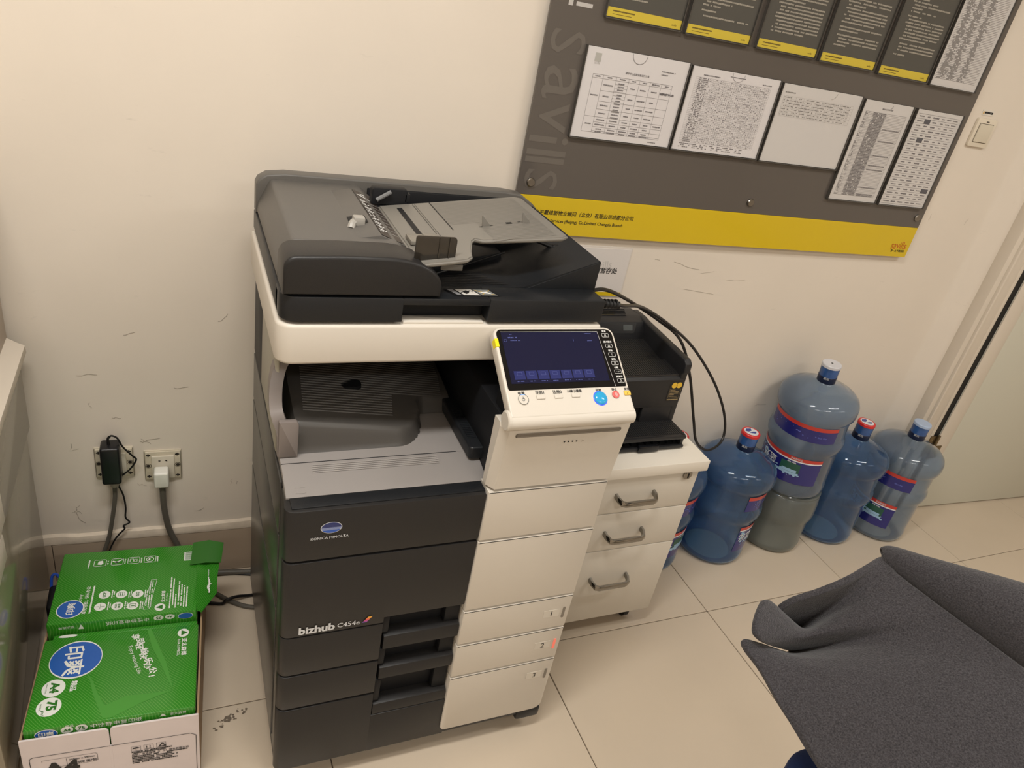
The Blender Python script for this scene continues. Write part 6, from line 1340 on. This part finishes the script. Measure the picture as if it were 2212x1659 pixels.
    [(1.176,-1.449,0.845),(1.135,-1.432,0.829),(1.096,-1.415,0.812),(1.058,-1.397,0.795),(1.022,-1.379,0.777),(0.987,-1.361,0.759),(0.954,-1.343,0.74),(0.921,-1.324,0.722),(0.889,-1.305,0.703),(0.858,-1.287,0.686),(0.844,-1.278,0.677),(0.844,-1.276,0.675),(0.844,-1.275,0.673),(0.844,-1.274,0.671),(0.844,-1.273,0.67),(0.843,-1.272,0.669)],
    [(1.179,-1.467,0.845),(1.138,-1.45,0.828),(1.098,-1.433,0.811),(1.06,-1.415,0.793),(1.023,-1.398,0.774),(0.988,-1.381,0.756),(0.954,-1.363,0.736),(0.921,-1.346,0.717),(0.889,-1.329,0.698),(0.858,-1.312,0.68),(0.843,-1.304,0.67),(0.844,-1.303,0.669),(0.844,-1.302,0.667),(0.844,-1.301,0.665),(0.845,-1.3,0.664),(0.845,-1.3,0.663)],
    [(1.183,-1.484,0.845),(1.142,-1.467,0.828),(1.101,-1.449,0.81),(1.063,-1.432,0.791),(1.025,-1.415,0.772),(0.99,-1.399,0.753),(0.955,-1.383,0.733),(0.922,-1.368,0.713),(0.889,-1.354,0.693),(0.858,-1.34,0.673),(0.844,-1.334,0.663),(0.845,-1.333,0.661),(0.846,-1.332,0.66),(0.846,-1.331,0.658),(0.846,-1.33,0.657),(0.847,-1.33,0.656)],
    [(1.187,-1.501,0.845),(1.145,-1.483,0.827),(1.104,-1.466,0.809),(1.065,-1.449,0.79),(1.028,-1.434,0.77),(0.991,-1.419,0.75),(0.957,-1.405,0.729),(0.923,-1.393,0.708),(0.891,-1.381,0.687),(0.86,-1.372,0.666),(0.847,-1.367,0.655),(0.848,-1.366,0.653),(0.848,-1.365,0.652),(0.849,-1.365,0.65),(0.85,-1.364,0.649),(0.85,-1.364,0.648)],
    [(1.19,-1.518,0.845),(1.148,-1.5,0.827),(1.107,-1.482,0.808),(1.068,-1.466,0.788),(1.03,-1.451,0.768),(0.993,-1.438,0.746),(0.959,-1.426,0.725),(0.925,-1.416,0.702),(0.893,-1.408,0.68),(0.863,-1.402,0.658),(0.85,-1.399,0.647),(0.851,-1.398,0.645),(0.851,-1.397,0.644),(0.852,-1.397,0.642),(0.853,-1.396,0.641),(0.853,-1.396,0.64)]]
co = thing('wool_coat', 'dark grey wool coat draped over the chair at the lower right', 'coat', (1.05, -1.2, .62))
b_ = MB(); t_ = bmesh.new(); V = [[t_.verts.new(p) for p in row] for row in COAT]
for a, b in zip(V, V[1:]):
    for j in range(len(a)-1): t_.faces.new((a[j], a[j+1], b[j+1], b[j]))
bmesh.ops.recalc_face_normals(t_, faces=t_.faces[:]); _merge(b_, t_)
o = obj('coat_cloth', b_, M_WOOL, co, ang=180, sub=0)
md = o.modifiers.new('thick', 'SOLIDIFY'); md.thickness = .012; md.offset = -1
md = o.modifiers.new('smooth', 'SUBSURF'); md.levels = 1; md.render_levels = 2
tb_ = [(1.116,-1.060,.843),(1.121,-1.068,.845),(1.14,-1.118,.85),(1.164,-1.172,.855),(1.187,-1.226,.86),(1.225,-1.29,.86),(1.26,-1.357,.86),(1.30,-1.43,.86)]
b_ = MB(); tube(b_, tb_, [.006,.0180,.0300,.0430,.0570,.0730,.0900,.10], 24, 8); obj('collar_roll', b_, M_WOOL, co, ang=180)
